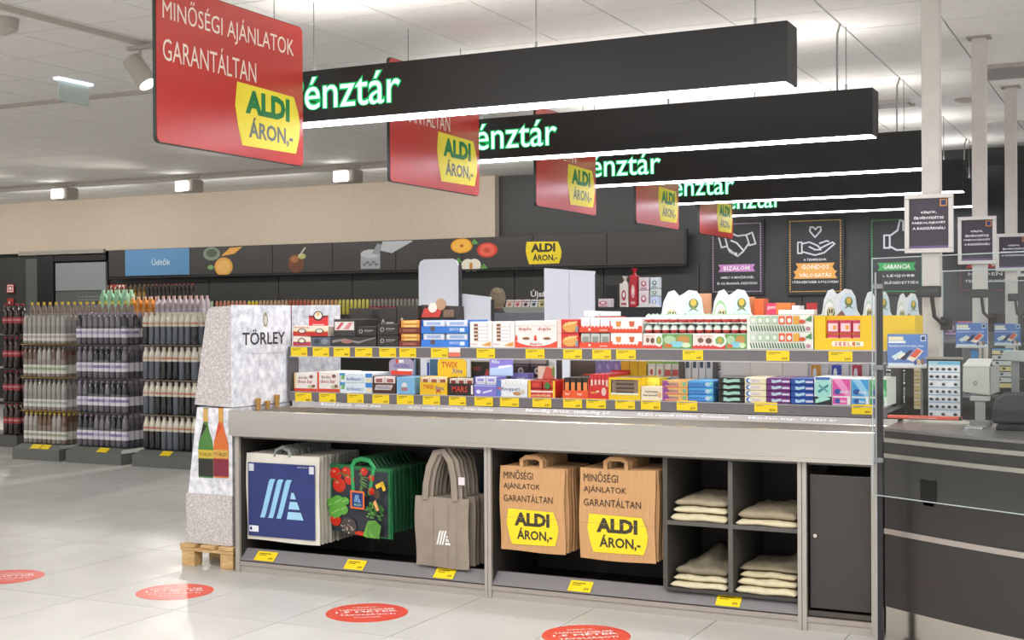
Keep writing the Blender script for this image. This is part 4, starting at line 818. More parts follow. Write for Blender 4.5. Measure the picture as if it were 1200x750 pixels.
for i, (a_, b_, c, l) in enumerate(((844, 880, '#8f7f78', 'white'), (880, 917, '#d9705a', 'rose'), (917, 947, '#9a6a6a', 'plain white'))):
    carton(a_, b_, 423, 437, '#ece6e4', [('r', .03, .05, .97, .32, c)]+[('r', .1+.24*k, .06, .16+.24*k, .3, '#e8e2e0') for k in range(4)]+[('r', .08, .55, .9, .62, '#cfc4c4')], '%s long pack lying in the back row behind the gum boxes' % l, Yp=PY+.3, dep=.1, z0=BL+.0, name='sweets_pack')
for i, c in enumerate(('#d9a03c', '#3a4fb4', '#b8324a', '#8a4a8f')):
    carton(948+24*i, (971+24*i if i < 3 else 1036), 424, 437, '#d6d4da', [('r', .12, .5, .62, .92, c), ('r', .12, .08, .62, .45, c), ('e', .3, .7, .1, .14, '#e6e9f2'), ('e', .3, .28, .1, .12, '#e6e9f2')], 'grey wallet of %s gum packs in the back row' % ('orange', 'blue', 'red', 'purple')[i], Yp=PY+.3, dep=.06, z0=BL, name='gum_pack')

# ================================================================== CHAMPAGNE DISPLAY ON A PALLET
px0_, px1_ = -5.085, -4.7
pal = thing('wooden_pallet', 'small pine pallet under the speckled cardboard display', 'pallet', ((px0_+px1_)/2, 6.2, 0))
for x in (px0_, px0_+.15, px0_+.28):
    MB().box(x, 5.91, .108, x+.105, 6.5, .13, PINE).build('deck_board', pal, .002)
for y in (5.915, 6.15, 6.41): MB().box(px0_, y, .088, px1_-.005, y+.09, .107, PINE).build('stringer_board', pal, .002)
for x in (px0_+.006, px1_-.1):
    for y in (5.92, 6.16, 6.415): MB().box(x, y, .0, x+.09, y+.075, .087, PINE).build('block', pal, .003)
TX0, TX1, TY0, TY1 = -5.06, -4.724, 5.935, 6.5
dsp = thing('cardboard_display', 'tall speckled cardboard display lettered TÖRLEY beside the bag unit', 'display', ((TX0+TX1)/2, 6.2, .131))
MB().box(TX0, TY0, .131, TX1, TY1, .42, SPECK).build('lower_block', dsp, .003)
f = lambda px, py, Y=TY0: atY(px, py, Y)
MB().prism([(TX0+.015, TY0+.004, .421), (TX1, TY0+.004, .421), (TX1, TY0+.004, .92), (-4.975, TY0+.004, .92)], (0, TY1-TY0-.01, 0), ICY).build('middle_box', dsp)
a = f(228, 474); up = [(a.x, TY0, a.z), (TX1, TY0, .925), (TX1, TY0, 1.505), (-4.86, TY0, 1.5), (-4.885, TY0, 1.485), (-4.9, TY0, 1.45)]
MB().prism(up, (0, TY1-TY0, 0), SPECK).build('upper_box', dsp)
side = MB().box(TX1+.0005, TY0, .925, TX1+.006, TY1, 1.51, ICY); side.build('side_panel', dsp)
p = PR((TX1+.0065, 0, 0), Y_, Z_)
a = atX(283, 404, TX1); b = atX(333, 388, TX1); p.txt('TÖRLEY', a.y, a.z-.004, b.y-a.y, .09, '#2c2c30', .015, 3)
c = atX(310, 375, TX1); p.ell(c.y, c.z, .024, .04, '#8b8560'); p.ell(c.y, c.z, .015, .028, '#c9cabf'); p.ell(c.y, c.z+.035, .012, .012, '#8b8560')
p.txt('TÖRLEY PEZSGŐ', c.y-.13, a.z-.06, .3, .012, '#8a8a90', 0, 1)
p.build('printed_front', dsp)
p = PR((0, TY0+.0035, 0), X_, Z_)
def champ(px, body, cap, lab, lt):
    q = f(px, 560); X = q.x; p.e = .001+.002*(px > 245)
    h = f(px, 478).z-q.z; w = .052
    prof = [(1, 0), (1.05, .05), (1.05, .42), (.95, .52), (.6, .64), (.33, .76), (.3, .97), (.36, 1)]
    p.poly([(X+w*r, q.z+h*v) for r, v in prof]+[(X-w*r, q.z+h*v) for r, v in reversed(prof)], body)
    p.poly([(X+w*.34, q.z+h*.8), (X+w*.3, q.z+h*.99), (X-w*.3, q.z+h*.99), (X-w*.34, q.z+h*.8)], cap)
    p.rect(X-w*1.02, q.z+h*.02, X+w*1.02, q.z+h*.27, lab); p.rect(X-w*1.02, q.z+h*.28, X+w*1.02, q.z+h*.4, lt); p.txt('TÖRLEY', X-w*.9, q.z+h*.31, w*1.8, h*.06, '#2c2820', .01, 1)
    p.poly([(X-w*.8, q.z+h*.56), (X+w*.2, q.z+h*.74), (X-w*.33, q.z+h*.78)], '#2f2a24' if body == '#467a38' else '#c9462c')
champ(259, '#cf6c30', '#c99a4a', '#7c2438', '#c9a04a'); champ(241, '#467a38', '#c9a45a', '#2b2a27', '#c9b03c')
p.build('printed_bottles', dsp)
for (px, py), h in zip(((303, 479), (314, 478), (325, 474)), (.06, .04, .07)):
    y = atX(px, py, TX1+.03).y
    o = MB().lathe((TX1+.028, y, .906), [(.014, 0), (.014, h*.55), (.017, h*.56), (.017, h)], M('#b98f4e', .3, .6), 14).build('gold_bottle_neck', None, smooth=False)
    tag(o, 'gold foiled bottle top %s standing on the tray corner beside the display' % {303: 'nearest the camera', 314: 'in the middle', 325: 'farthest back, tallest'}[px], 'bottle')

# ================================================================== BAGS
def bag(name, label, group, x0, x1, z0, z1, y, body, deco, edge=None, th=.01, yaw=0, handle=None, wob=.004, seed=1, pivot=None):
    rnd = random.Random(seed)
    t = thing(name, label, 'bag', ((x0+x1)/2, y, z0), group)
    cx = (x0+x1)/2 if pivot is None else pivot
    fr = Matrix.Translation((cx, y, 0)) @ Matrix.Rotation(yaw, 4, 'Z') @ Matrix.Translation((-cx, -y, 0))
    nx, nz = 8, 8; vs = []; fs = []
    ph = rnd.random()*6
    def yy(u, v): return wob*(math.sin(u*7+ph)+math.sin(v*5+u*3+ph))*.5
    for side in (0, 1):
        for j in range(nz+1):
            for i in range(nx+1):
                u = i/nx; v = j/nz; e = .0 if 0 < i < nx and 0 < j < nz else .35
                s = (th/2)*(1-e*1.6)
                wx = .004*math.sin(v*6+ph)
                P = Vector((x0+(x1-x0)*u+wx, y+(-s if side == 0 else s)+yy(u, v), z0+(z1-z0)*v+.003*math.sin(u*5+ph)))
                vs.append(fr @ P)
    N = (nx+1)*(nz+1)
    for j in range(nz):
        for i in range(nx):
            a = j*(nx+1)+i; fs.append((a, a+1, a+nx+2, a+nx+1)); fs.append((N+a+nx+1, N+a+nx+2, N+a+1, N+a))
    rim = [i for i in range(nx+1)]+[j*(nx+1)+nx for j in range(1, nz+1)]+[nz*(nx+1)+i for i in range(nx-1, -1, -1)]+[j*(nx+1) for j in range(nz-1, 0, -1)]
    for a, b in zip(rim, rim[1:]+rim[:1]): fs.append((a, N+a, N+b, b))
    MB().add(vs, fs, body).build('bag_body', t, smooth=False)
    if deco:
        R = fr.to_3x3() @ X_; O = fr @ Vector((x0, y-th/2-wob-.0005, z0))
        pr = PR(O, R, Z_, x1-x0, z1-z0, .0002); deco(pr); pr.build('printed_front', t)
    if handle: handle(t, fr)
    return t
def copies(t, n, dy, dx, label, group, rnd=.004, dz=0):
    for i in range(1, n+1): copy_tree(t, (dx*i+random.uniform(-rnd, rnd), dy*i, dz*i), label, group)
# blue bags
x0, x1, a, b = rng(285.5, 374, 528, 634, 5.955); x0 = max(x0, -4.634)
z0b = atY(330, 636, 5.955).z+.004; z1b = atY(330, 533, 5.955).z
def deco_blue(p):
    p.rect(.035, .05, .955, .9, M('#26336f', .35, noise=.15, scale=9))
    logoA(p, .2, .27, .6, .45, M('#8fc4e4', .35), M('#9ccbe6', .35))
    p.rect(.05, .1, .18, .17, '#e1e1ea'); p.ell(.075, .135, .018, .02, '#26336f'); p.rect(.05, .8, .12, .885, '#c9ccd8'); p.rect(.88, .8, .945, .885, '#c9ccd8'); p.txt('az.hu', .72, .865, .14, .015, '#dfe2ee', 0, 1)
def h_blue(t, fr):
    c = x0+.5*(x1-x0); z = z1b; yq = OR[t.name].y
    MB().tube([fr @ Vector(q) for q in ((c-.055, yq, z-.01), (c-.045, yq, z+.025), (c, yq, z+.045), (c+.045, yq, z+.025), (c+.055, yq, z-.01))], (.006, .012), M('#8c8f8c', .5), 6).build('handle', t)
bb = bag('carrier_bag', 'blue woven carrier bag with pale blue striped emblem, front of its row', None, x0, x1, z0b, z1b, 5.955, M('#d5d2c8', .45), deco_blue, th=.012, handle=h_blue)
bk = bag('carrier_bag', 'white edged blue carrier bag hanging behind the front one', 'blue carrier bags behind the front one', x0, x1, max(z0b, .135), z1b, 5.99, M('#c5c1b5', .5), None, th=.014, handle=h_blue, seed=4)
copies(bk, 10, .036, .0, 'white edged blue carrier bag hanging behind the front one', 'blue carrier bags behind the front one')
# vegetable print bags
GRNM = M('#1f6a3a', .5)
def deco_veg(p):
    p.rect(.03, .02, .97, .97, M('#2a2f38', .5))
    p.rect(.0, .95, 1, 1, GRNM); p.rect(.965, 0, 1, 1, GRNM)
    rd, rl = M('#c22c1c', .3), M('#e8745c', .3)
    for u, v, r in ((.1, .86, .1), (.28, .9, .08), (.12, .62, .0), (.33, .8, .085), (.16, .7, .11), (.58, .93, .06), (.7, .85, .05), (.7, .66, .055), (.1, .18, .09)):
        if r: p.ell(u, v, r, r*.95, rd); p.ell(u-.3*r, v+.35*r, r*.28, r*.22, rl)
    for u, v in ((.2, .88), (.3, .86), (.08, .78)): p.line([(u-.05, v-.02), (u, v+.01), (u+.06, v-.03)], .006, '#4a7a2c')
    lf, ld = M('#5aa03c', .5), M('#3f8030', .5)
    for u, v, r in ((.05, .42, .1), (.15, .46, .11), (.22, .35, .1), (.1, .3, .11), (.27, .48, .07)): p.ell(u, v, r, r*.8, lf); p.line([(u-.6*r, v-.3*r), (u+.6*r, v+.4*r)], .004, '#a4cf7c')
    p.ell(.33, .12, .13, .12, '#4a4340'); 
    rn = random.Random(3)
    for _ in range(40): a_ = rn.random()*6.28; r_ = .11*rn.random()**.5; p.ell(.33+r_*math.cos(a_), .12+r_*.9*math.sin(a_), .009, .009, rn.choice(['#c9b9a4', '#8a4a3a', '#e0d8c8', '#2a2420']), 6)
    p.ell(.55, .04, .1, .03, '#c22c1c')
    for _ in range(60): a_ = rn.random()*6.28; r_ = .15*rn.random()**.5; p.ell(.8+r_*math.cos(a_), .38+r_*.9*math.sin(a_), .022, .016, rn.choice(['#3f7a30', '#5a9a40', '#2f6428']), 6)
    for k in range(4): p.poly([(.62+.06*k, .02), (.7+.06*k, .0), (.86+.02*k, .1+.03*k), (.8+.01*k, .26), (.7, .24-.02*k)], ('#6aa03c', '#4f8a30')[k % 2])
    for k in range(18): p.line([(.6, .92-.014*k), (.56+.16*rn.random(), .94-.02*k)], .003, '#6a9a4a')
    p.line([(.86, .75), (.95, .8), (.98, .72)], .022, '#e0b82c'); p.ell(.86, .64, .05, .06, '#4a3428'); p.poly([(.84, .56), (.9, .42), (.86, .4), (.8, .52)], '#e0a060')
    p.rect(.43, .4, .66, .66, '#e06a2c'); p.rect(.455, .425, .635, .635, '#1f3470'); logoA(p, .49, .5, .11, .1, M('#7fb4dc', .4)); p.txt('ALDI', .49, .445, .12, .035, '#8fd0c0', .01, 1)
xv0, xv1 = x1+.004, atY(459, 600, 5.96).x
zv0, zv1 = atY(420, 628, 5.98).z, atY(420, 547, 5.98).z
def h_green(t, fr):
    w = xv1-xv0
    for u in (.36, .74):
        a_ = Vector((xv0+w*u, 5.965, zv0+(zv1-zv0)*.62)); 
    pts = [(xv0+w*.4, zv0+(zv1-zv0)*.52), (xv0+w*.38, zv1-.0), (xv0+w*.42, zv1+.028), (xv0+w*.52, zv1+.042), (xv0+w*.66, zv1+.036), (xv0+w*.74, zv1), (xv0+w*.66, zv0+(zv1-zv0)*.6)]
    MB().tube([fr @ Vector((q[0], OR[t.name].y-.013, q[1])) for q in pts], (.003, .013), M('#2c9a58' if OR[t.name].y < 5.98 else '#17522f', .5), 6, flat=(0, 1, 0)).build('handle', t)
vb = bag('shopping_bag', 'vegetable print shopping bag with green straps', None, xv0, xv1, zv0, zv1, 5.965, M('#27764a', .5), deco_veg, th=.016, yaw=-.2, handle=h_green, pivot=xv1)
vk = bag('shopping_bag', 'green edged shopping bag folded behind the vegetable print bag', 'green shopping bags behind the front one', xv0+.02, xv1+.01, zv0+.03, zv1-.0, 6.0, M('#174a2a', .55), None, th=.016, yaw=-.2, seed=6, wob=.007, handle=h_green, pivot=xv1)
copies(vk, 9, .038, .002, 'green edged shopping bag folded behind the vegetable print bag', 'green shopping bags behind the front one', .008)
# taupe bags
TPM = M('#8f8478', .7, noise=.1)
xt0, xt1 = atY(487, 620, 5.935).x, atY(549, 620, 5.935).x
zt0, zt1 = atY(520, 665, 5.935).z, atY(520, 583, 5.935).z
def deco_t(p):
    logoA(p, .42, .33, .27, .2, M('#ecebe8', .5))
    for u in (.36, .64, .8): p.line([(u, .02), (u+.01, .98)], .002, '#7c7267')
def h_t(t, fr):
    w = xt1-xt0; hh_ = (.735-zt1)/.44; yq = OR[t.name].y
    for dx, dy, k in ((0, -.01, 0), (.02, .01, 1)):
        pts = [(.2, .96), (.22, 1.12), (.28, 1.28), (.4, 1.42), (.55, 1.44), (.68, 1.34), (.74, 1.18), (.76, .96)]
        MB().tube([fr @ Vector((xt0+w*u+dx, yq+dy, (zt0+(zt1-zt0)*v if v < 1 else zt1+(v-1)*hh_))) for u, v in pts], (.004, .018), TPM, 6, flat=(0, 1, 0)).build('handle', t)
tb_ = bag('tote_bag', 'taupe fabric tote with a small white striped emblem and long loops', None, xt0, xt1, zt0, zt1, 5.935, TPM, deco_t, th=.014, handle=h_t, wob=.007)
q = atY(541, 564, 5.92); MB().box(q.x-.018, 5.918, q.z-.02, q.x+.018, 5.921, q.z+.02, M('#d9cfd4', .5)).build('care_label', tb_)
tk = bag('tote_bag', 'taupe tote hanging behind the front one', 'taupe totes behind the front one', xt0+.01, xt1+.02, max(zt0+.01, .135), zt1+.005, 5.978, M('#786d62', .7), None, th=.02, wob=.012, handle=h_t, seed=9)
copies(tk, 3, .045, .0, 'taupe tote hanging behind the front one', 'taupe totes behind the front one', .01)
bag('tote_bag', 'dark blue cloth bag at the back of the bay behind the taupe totes', None, xt0+.16, min(xt1+.06, -3.115), zt1-.1, min(zt1+.19, .665), 6.38, M('#1f2c3c', .7), None, th=.03, wob=.015, seed=12)
# paper bags
PAPR = []
def paper(px0, px1, py0, py1, label, seed):
    x0, x1 = atY(px0, 600, 5.94).x, atY(px1, 600, 5.94).x; x1 = min(x1, -2.145); z0, z1 = atY(px0+40, py1, 5.94).z, atY(px0+40, py0, 5.94).z
    w = x1-x0; h = z1-z0; PAPR.append((x0+.49*w, z1+.03))
    def deco(p):
        ink = '#332820'
        for i, (tx, wd) in enumerate((('MINŐSÉGI', .46), ('AJÁNLATOK', .57), ('GARANTÁLTAN', .76))): p.txt(tx, .06, .855-.135*i, wd, .115 if i == 0 else .1, ink, 0, 2)
        badge(p, .11, .08, .8, .42)
        p.line([(0, .4), (1, .405)], .0015, '#a87f54')
    def hd(t, fr):
        c = x0+.48*w+(.008 if OR[t.name].y > 5.95 else 0); yq = OR[t.name].y+.005
        MB().tube([fr @ Vector(q) for q in ((c-.055, yq, z1-.015), (c-.055, yq, z1+.035), (c-.03, yq, z1+.05), (c+.03, yq, z1+.05), (c+.055, yq, z1+.035), (c+.055, yq, z1-.015))], (.002, .011), KRAFT, 6, flat=(0, 1, 0)).build('handle', t)
    t = bag('paper_bag', label, None, x0, x1, z0, z1, 5.94, KRAFT, deco, th=.008, handle=hd, wob=.002, seed=seed)
    k = bag('paper_bag', 'kraft paper bag behind: '+label.split(',')[0], None, x0+.008, x1+.01, z0+.006, z1+.002, 5.97, KRAFT, None, th=.022, wob=.002, seed=seed+1, handle=hd)
    g = 'kraft paper bags behind the %s one' % ('left' if seed < 30 else 'right'); lb = 'brown kraft paper bag stacked behind the %s printed one' % ('left' if seed < 30 else 'right')
    k['label'] = lb; k['group'] = g; copies(k, 8, .032, .0, lb, g)
paper(586.5, 662, 548, 647, 'brown paper bag with yellow badge, left of the two', 21)
paper(679.5, 768, 550, 657, 'brown paper bag with yellow badge, right of the two', 41)
for xx, z in (((x0+x1)/2, z1b+.016), (xv0+(xv1-xv0)*.57, zv1+.018), (xt0+(xt1-xt0)*.55, .68), (PAPR[0][0], PAPR[0][1]), (PAPR[1][0], PAPR[1][1])):
    MB().tube([(xx, YF+.05, z), (xx, 6.459, z)], .003, M('#3a3836', .4), 8).build('hanging_rod', un)

# folded shirts
def folded(x0, x1, y0, y1, z0, h, col, seed, label, messy=0):
    rn = random.Random(seed); nx, ny = 26, 10; vs = []; fs = []
    ph = [rn.random()*6 for _ in range(6)]
    def top(u, v):
        e = min(1, 6*min(u, 1-u))*min(1, 5*v+.25)
        return h*(.78+.22*e)*(1+.1*math.sin(u*13+ph[0])*math.sin(v*9+ph[1])+.05*math.sin(u*31+v*12+ph[5]))+messy*max(0, math.sin(u*3.1+ph[2]))**3*max(0, v-.2)
    for k in (0, 1, 2):
        for j in range(ny+1):
            for i in range(nx+1):
                u = i/nx; v = j/ny; bul = .012 if k == 1 else 0
                x = x0+(x1-x0)*u+(bul if i == nx else -bul if i == 0 else 0)+.004*math.sin(v*9+ph[3]); y = y0+(y1-y0)*v-(bul if j == 0 else 0)+.008*math.sin(u*8+ph[4])
                z = z0 if k == 0 else z0+top(u, v)*(.5 if k == 1 else 1)
                vs.append((x, y, z))
    N = (nx+1)*(ny+1)
    for j in range(ny):
        for i in range(nx):
            a = j*(nx+1)+i; fs.append((2*N+a, 2*N+a+1, 2*N+a+nx+2, 2*N+a+nx+1)); fs.append((a+nx+1, a+nx+2, a+1, a))
    rim = [i for i in range(nx+1)]+[j*(nx+1)+nx for j in range(1, ny+1)]+[ny*(nx+1)+i for i in range(nx-1, -1, -1)]+[j*(nx+1) for j in range(ny-1, 0, -1)]
    for k in (0, N):
        for a, b in zip(rim, rim[1:]+rim[:1]): fs.append((k+a, k+b, k+N+b, k+N+a))
    o = MB().add(vs, fs, M(col, .8, noise=.1, scale=30)).build('folded_shirt', smooth=True); tag(o, label, 'shirt')
    return o
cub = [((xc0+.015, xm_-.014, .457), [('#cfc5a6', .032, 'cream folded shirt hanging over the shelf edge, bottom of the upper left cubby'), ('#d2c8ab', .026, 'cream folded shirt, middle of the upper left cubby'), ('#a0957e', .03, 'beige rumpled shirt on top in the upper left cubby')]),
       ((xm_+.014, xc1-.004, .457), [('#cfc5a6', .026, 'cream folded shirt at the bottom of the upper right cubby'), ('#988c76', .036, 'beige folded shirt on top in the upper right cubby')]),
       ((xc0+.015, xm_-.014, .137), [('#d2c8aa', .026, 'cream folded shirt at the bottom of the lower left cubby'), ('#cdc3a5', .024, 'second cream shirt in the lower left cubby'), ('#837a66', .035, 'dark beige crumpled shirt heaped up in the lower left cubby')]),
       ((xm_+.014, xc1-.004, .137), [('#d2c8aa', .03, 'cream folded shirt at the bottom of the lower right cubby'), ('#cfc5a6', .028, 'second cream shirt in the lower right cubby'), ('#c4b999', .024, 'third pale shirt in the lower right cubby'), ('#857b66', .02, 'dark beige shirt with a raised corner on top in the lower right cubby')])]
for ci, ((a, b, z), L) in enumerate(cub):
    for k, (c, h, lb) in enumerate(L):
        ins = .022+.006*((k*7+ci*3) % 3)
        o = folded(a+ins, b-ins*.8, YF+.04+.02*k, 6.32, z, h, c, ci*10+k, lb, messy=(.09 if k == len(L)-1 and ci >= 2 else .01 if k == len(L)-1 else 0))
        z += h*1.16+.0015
a, b = cub[0][0][0], cub[0][0][1]

# ================================================================== DRINKS STANDS
def bottle_proto(name, body, shoulder, cap, lab, lz, h=.31, r=.031, n=10, oval=None, extra=None):
    t = MB(); bm_ = M(body, .18, coat=.5, noise=.1); sm_ = M(shoulder, .2, coat=.5, noise=.1)
    prof = [(r*.8, 0), (r, .012), (r, h*.3), (r*.97, h*.44), (r, h*.58), (r*.98, h*.72), (r*.82, h*.83), (r*.45, h*.91), (r*.4, h*.935)]
    ms = [bm_, bm_, bm_, bm_, sm_, sm_, sm_, sm_]
    t.lathe((0, 0, 0), prof, bm_, n, ms); o = t.build(name, None, smooth=True, origin=(0, 0, 0))
    c = MB().lathe((0, 0, h*.935), [(r*.48, 0), (r*.48, h*.055), (r*.42, h*.06)], M(cap, .35), n).build('cap', o)
    z0, z1 = lz; lb = MB().lathe((0, 0, 0), [(r*1.02, h*z0), (r*1.02, h*z1)], M(lab, .4), n, caps=False)
    if extra:
        lb.lathe((0, 0, 0), [(r*1.035, h*(z0*.6+z1*.4)), (r*1.035, h*(z0*.3+z1*.7))], M(extra, .4), n, caps=False)
    lb.build('label', o)
    return o
def place(proto, x, y, z, label, group, first):
    if proto.name in first: o = copy_tree(proto); 
    else: o = proto; first.add(proto.name)
    o.location = (x, y, z); tag(o, label, 'bottle', group); return o
used = set(); DEEP = []
YS = 9.72
stands = [
 ('left', -10.42, -9.84, 9, [('#86766c', '#6f5240', '#d9c04a', '#dcdcd4', (.14, .4), '#a3a890'), ('#98938f', '#a39e9a', '#8a8684', '#d8d8d8', (.12, .36), '#a9aca8'), ('#84786f', '#6a5246', '#7a7472', '#d6d7cf', (.12, .4), '#9fa88c'), ('#98938f', '#a39e9a', '#8a8684', '#d6d5d4', (.1, .34), '#b9aca0')], 'yellow capped bottle on the left stand'),
 ('middle', -9.69, -9.03, 9, [('#5c5a62', '#737079', '#9a8fac', '#dcdae6', (.22, .5), '#b1abc6')]*4, 'lilac banded dark bottle on the middle stand'),
 ('right', -8.83, -8.16, 9, [('#5c626c', '#e6e1d2', '#d9d2c4', '#d6cfc2', (.56, .74), '#cfa58a')]*4, 'cream shouldered dark bottle on the right stand')]
LH = .337
for nm, xa, xb, n, kinds, lab in stands:
    base = MB().prism([(xa-.02, YS-.03, 0), (xb+.05, YS-.03, 0), (xb+.0, YS+.05, .15), (xa+.0, YS+.05, .15)], (0, .0, 0), M('#646862', .5)) if False else MB()
    vs = [(xa-.03, YS-.1, 0), (xb+.03, YS-.1, 0), (xb+.03, YS+1.0, 0), (xa-.03, YS+1.0, 0), (xa-.03, YS-.1, .11), (xb+.03, YS-.1, .11), (xb-.02, YS-.03, .155), (xa+.02, YS-.03, .155), (xb-.02, YS+1.0, .155), (xa+.02, YS+1.0, .155), (xb+.03, YS+1.0, .11), (xa-.03, YS+1.0, .11)]
    base.add(vs, [(0, 1, 5, 4), (4, 5, 6, 7), (7, 6, 8, 9), (1, 2, 10, 5), (5, 10, 8, 6), (3, 0, 4, 11), (11, 4, 7, 9), (2, 3, 11, 9, 8, 10), (0, 3, 2, 1)], M('#666a65', .5))
    b = base.build('stand_base'); tag(b, 'grey plastic plinth under the %s stack of bottles' % nm, 'plinth', 'grey plinths under the bottle stacks')
    tg = {'left': ((37, 48), (49, 59)), 'middle': ((115, 127),), 'right': ((189, 201),)}[nm]
    for k, (p0, p1) in enumerate(tg):
        a = atY(p0, 530, YS-.065).x; c = atY(p1, 530, YS-.065).x
        U = Vector((0, .07, .045)).normalized(); O = Vector((a, YS-.094, .1145)); N = X_.cross(U); O = O+N*.003
        o = MB().prism([O, O+X_*(c-a), O+X_*(c-a)+U*.07, O+U*.07], N*.001, YEL).build('price_tag'); tag(o, 'yellow price tag on the plinth of the %s drinks stand%s' % (nm, (', %s one' % ('left' if k == 0 else 'right')) if nm == 'left' else ''), 'price tag')
    pitch = (xb-xa)/n; r = pitch*.47
    for L in range(4):
        z = .156+LH*L
        kd = kinds[L]
        pr = bottle_proto('drink_bottle', kd[0], kd[1], kd[2], kd[3], kd[4], LH-.022, r, 10, None, kd[5])
        prs = [pr]
        if nm == 'left' and L in (0, 2): prs.append(bottle_proto('drink_bottle', '#98928c', '#a8a29c', kd[2], kd[3], kd[4], LH-.022, r, 10, None, kd[5]))
        if nm == 'right': prs.append(bottle_proto('drink_bottle', '#262729', '#e2dccb', kd[2], kd[3], kd[4], LH-.022, r, 10, None, '#c9846a'))
        if nm == 'middle': prs.append(bottle_proto('drink_bottle', '#6a6870', '#33323a', kd[2], '#e6e3ec', kd[4], LH-.022, r, 10, None, '#8f86b8'))
        rn = random.Random(L*5+n)
        order = [rn.randrange(len(prs)) for _ in range(n)]
        rows = 3 if L == 3 else 1
        for j in range(1, 7):
            for i in range(n):
                if (L == 3 and j >= 3) or (L < 3 and (j == 1 or i == n-1)): DEEP.append((xa+pitch*(i+.5), YS+.035+j*pitch*1.03, z+.0035, r, kd))
        for j in range(rows):
            for i in range(n):
                place(prs[order[i]] if j == 0 else prs[(order[i]+j) % len(prs)], xa+pitch*(i+.5), YS+.035+j*pitch*1.03, z+.0035, lab+[', bottom layer', ', second layer', ', third layer', ', top layer'][L]+(', front row' if j == 0 else ', behind the front row'), 'bottles on the %s stand, %s layer %s' % (nm, ('bottom', 'second', 'third', 'top')[L], 'front' if j == 0 else 'back'), used)
        for q in prs:
            if q.name not in used: q.location = (0, 0, -50); 
        if L:
            o = MB().box(xa-.012, YS-.012, z-.004, xb+.012, YS+.5, z+.0, M({'left': '#b98f4a', 'middle': '#6a6468', 'right': '#a89a86'}[nm], .7)).build('layer_sheet'); tag(o, 'thin card sheet below the %s layer of the %s drinks stand' % (('', 'second', 'third', 'top')[L], nm), 'card sheet')
dm = MB()
for x, y, z, r, kd in DEEP:
    h = LH-.022; dm.lathe((x, y, z), [(r*.9, 0), (r, h*.05), (r, h*.7), (r*.5, h*.9)], M(kd[0], .3), 7, [M(kd[0], .3), M(kd[0], .3), M(kd[1], .3)]); dm.lathe((x, y, z), [(r*.48, h*.9), (r*.48, h)], M(kd[2], .35), 7); dm.lathe((x, y, z), [(r*1.02, h*kd[4][0]), (r*1.02, h*kd[4][1])], M(kd[3], .4), 7, caps=False)
dm = dm.build('bottles_behind'); tag(dm, 'further bottles deep inside the drinks stands', 'bottles', None, 'stuff')
# cola stand at the very left
q = Z0 = atZ(12, 524, 0); ys = q.y; xr_ = q.x+.1
b = MB().box(xr_-.8, ys, 0, xr_, ys+.5, .13, M('#5a5c5a', .5)).build('stand_base'); tag(b, 'dark plinth cut by the left edge', 'plinth')
for L in range(4):
    pr = bottle_proto('drink_bottle', '#2a1c1a', '#34231f', '#9a2a30', '#a33a40', (.36, .56), LH+.01, .038, 10, None, '#c98a8c')
    for j in range(2):
        for i in range(3 if j == 0 else 2):
            place(pr, xr_-.04-.083*i, ys+.05+j*.085, .135+(LH+.035)*L, 'dark cola bottle with a red label at the left edge, %s layer' % ('bottom', 'second', 'third', 'top')[L]+(', front' if j == 0 else ', behind'), 'red labelled cola bottles at the left edge, %s %s' % (('bottom', 'second', 'third', 'top')[L], j), used)
    if L: o = MB().box(xr_-.8, ys+.01, .122+(LH+.035)*L, xr_, ys+.4, .133+(LH+.035)*L, M('#3a3432', .6)).build('layer_sheet'); tag(o, 'dark shelf below the %s layer of red labelled bottles' % ('', 'second', 'third', 'top')[L], 'shelf')
# yellow capped row behind, green/orange/clear bottles, back shelf rows
def row(px0, px1, step, py0, Yp, h, r, cols, label, group, zsup=None, zfix=None, rows=1, supname='stock_pallet', suplabel=None, name='drink_bottle', cat='bottle'):
    z1 = atY((px0+px1)/2, py0, Yp).z; z0 = zfix if zfix is not None else z1-h
    rn = random.Random(int(px0)); x0 = atY(px0, 350, Yp).x; x1 = atY(px1, 350, Yp).x
    if suplabel:
        o = MB().box(x0+.003, Yp-.06, 0, x1-.003, Yp+.35, z0-.001, M('#4a4744', .6)).build(supname); tag(o, suplabel, 'stock stack')
    n = max(1, round((px1-px0)/step)); protos = []
    for c in cols:
        if name == 'small_bottle':
            m = MB(); m.lathe((0, 0, 0), [(r*.95, 0), (r, h*.05), (r, h*.5), (r*.98, h*.52), (r*.98, h*.82), (r*.7, h*.97), (r*.6, h)], M(c[0], .3), 8, [M(c[0], .3)]*3+[M(c[1], .3)]*2+[M(c[2], .3)]); protos.append(m.build(name, None, origin=(0, 0, 0))); continue
        m = MB(); m.lathe((0, 0, 0), [(r*.9, 0), (r, h*.06), (r, h*.68), (r*.93, h*.76), (r*.62, h*.86), (r*.42, h*.9)], M(c[0], .25, coat=.3), 8).build
        m.lathe((0, 0, 0), [(r*.45, h*.9), (r*.45, h)], M(c[1], .35), 8); m.lathe((0, 0, 0), [(r*1.02, h*.2), (r*1.02, h*.5)], M(c[2], .35), 8, caps=False)
        protos.append(m.build(name, None, origin=(0, 0, 0)))
    f = set()
    for j in range(rows):
        for i in range(n):
            p = protos[(i*len(cols))//n]; x = x0+(x1-x0)*(i+.5)/n
            o = p if p.name not in f else p.copy()
            if p.name in f: COL.objects.link(o)
            else: f.add(p.name)
            o.location = (x, Yp+j*.09, z0); tag(o, label+(', front row' if j == 0 and rows > 1 else ', row behind' if rows > 1 else ''), cat, group+('' if rows == 1 else ' row %d' % j))
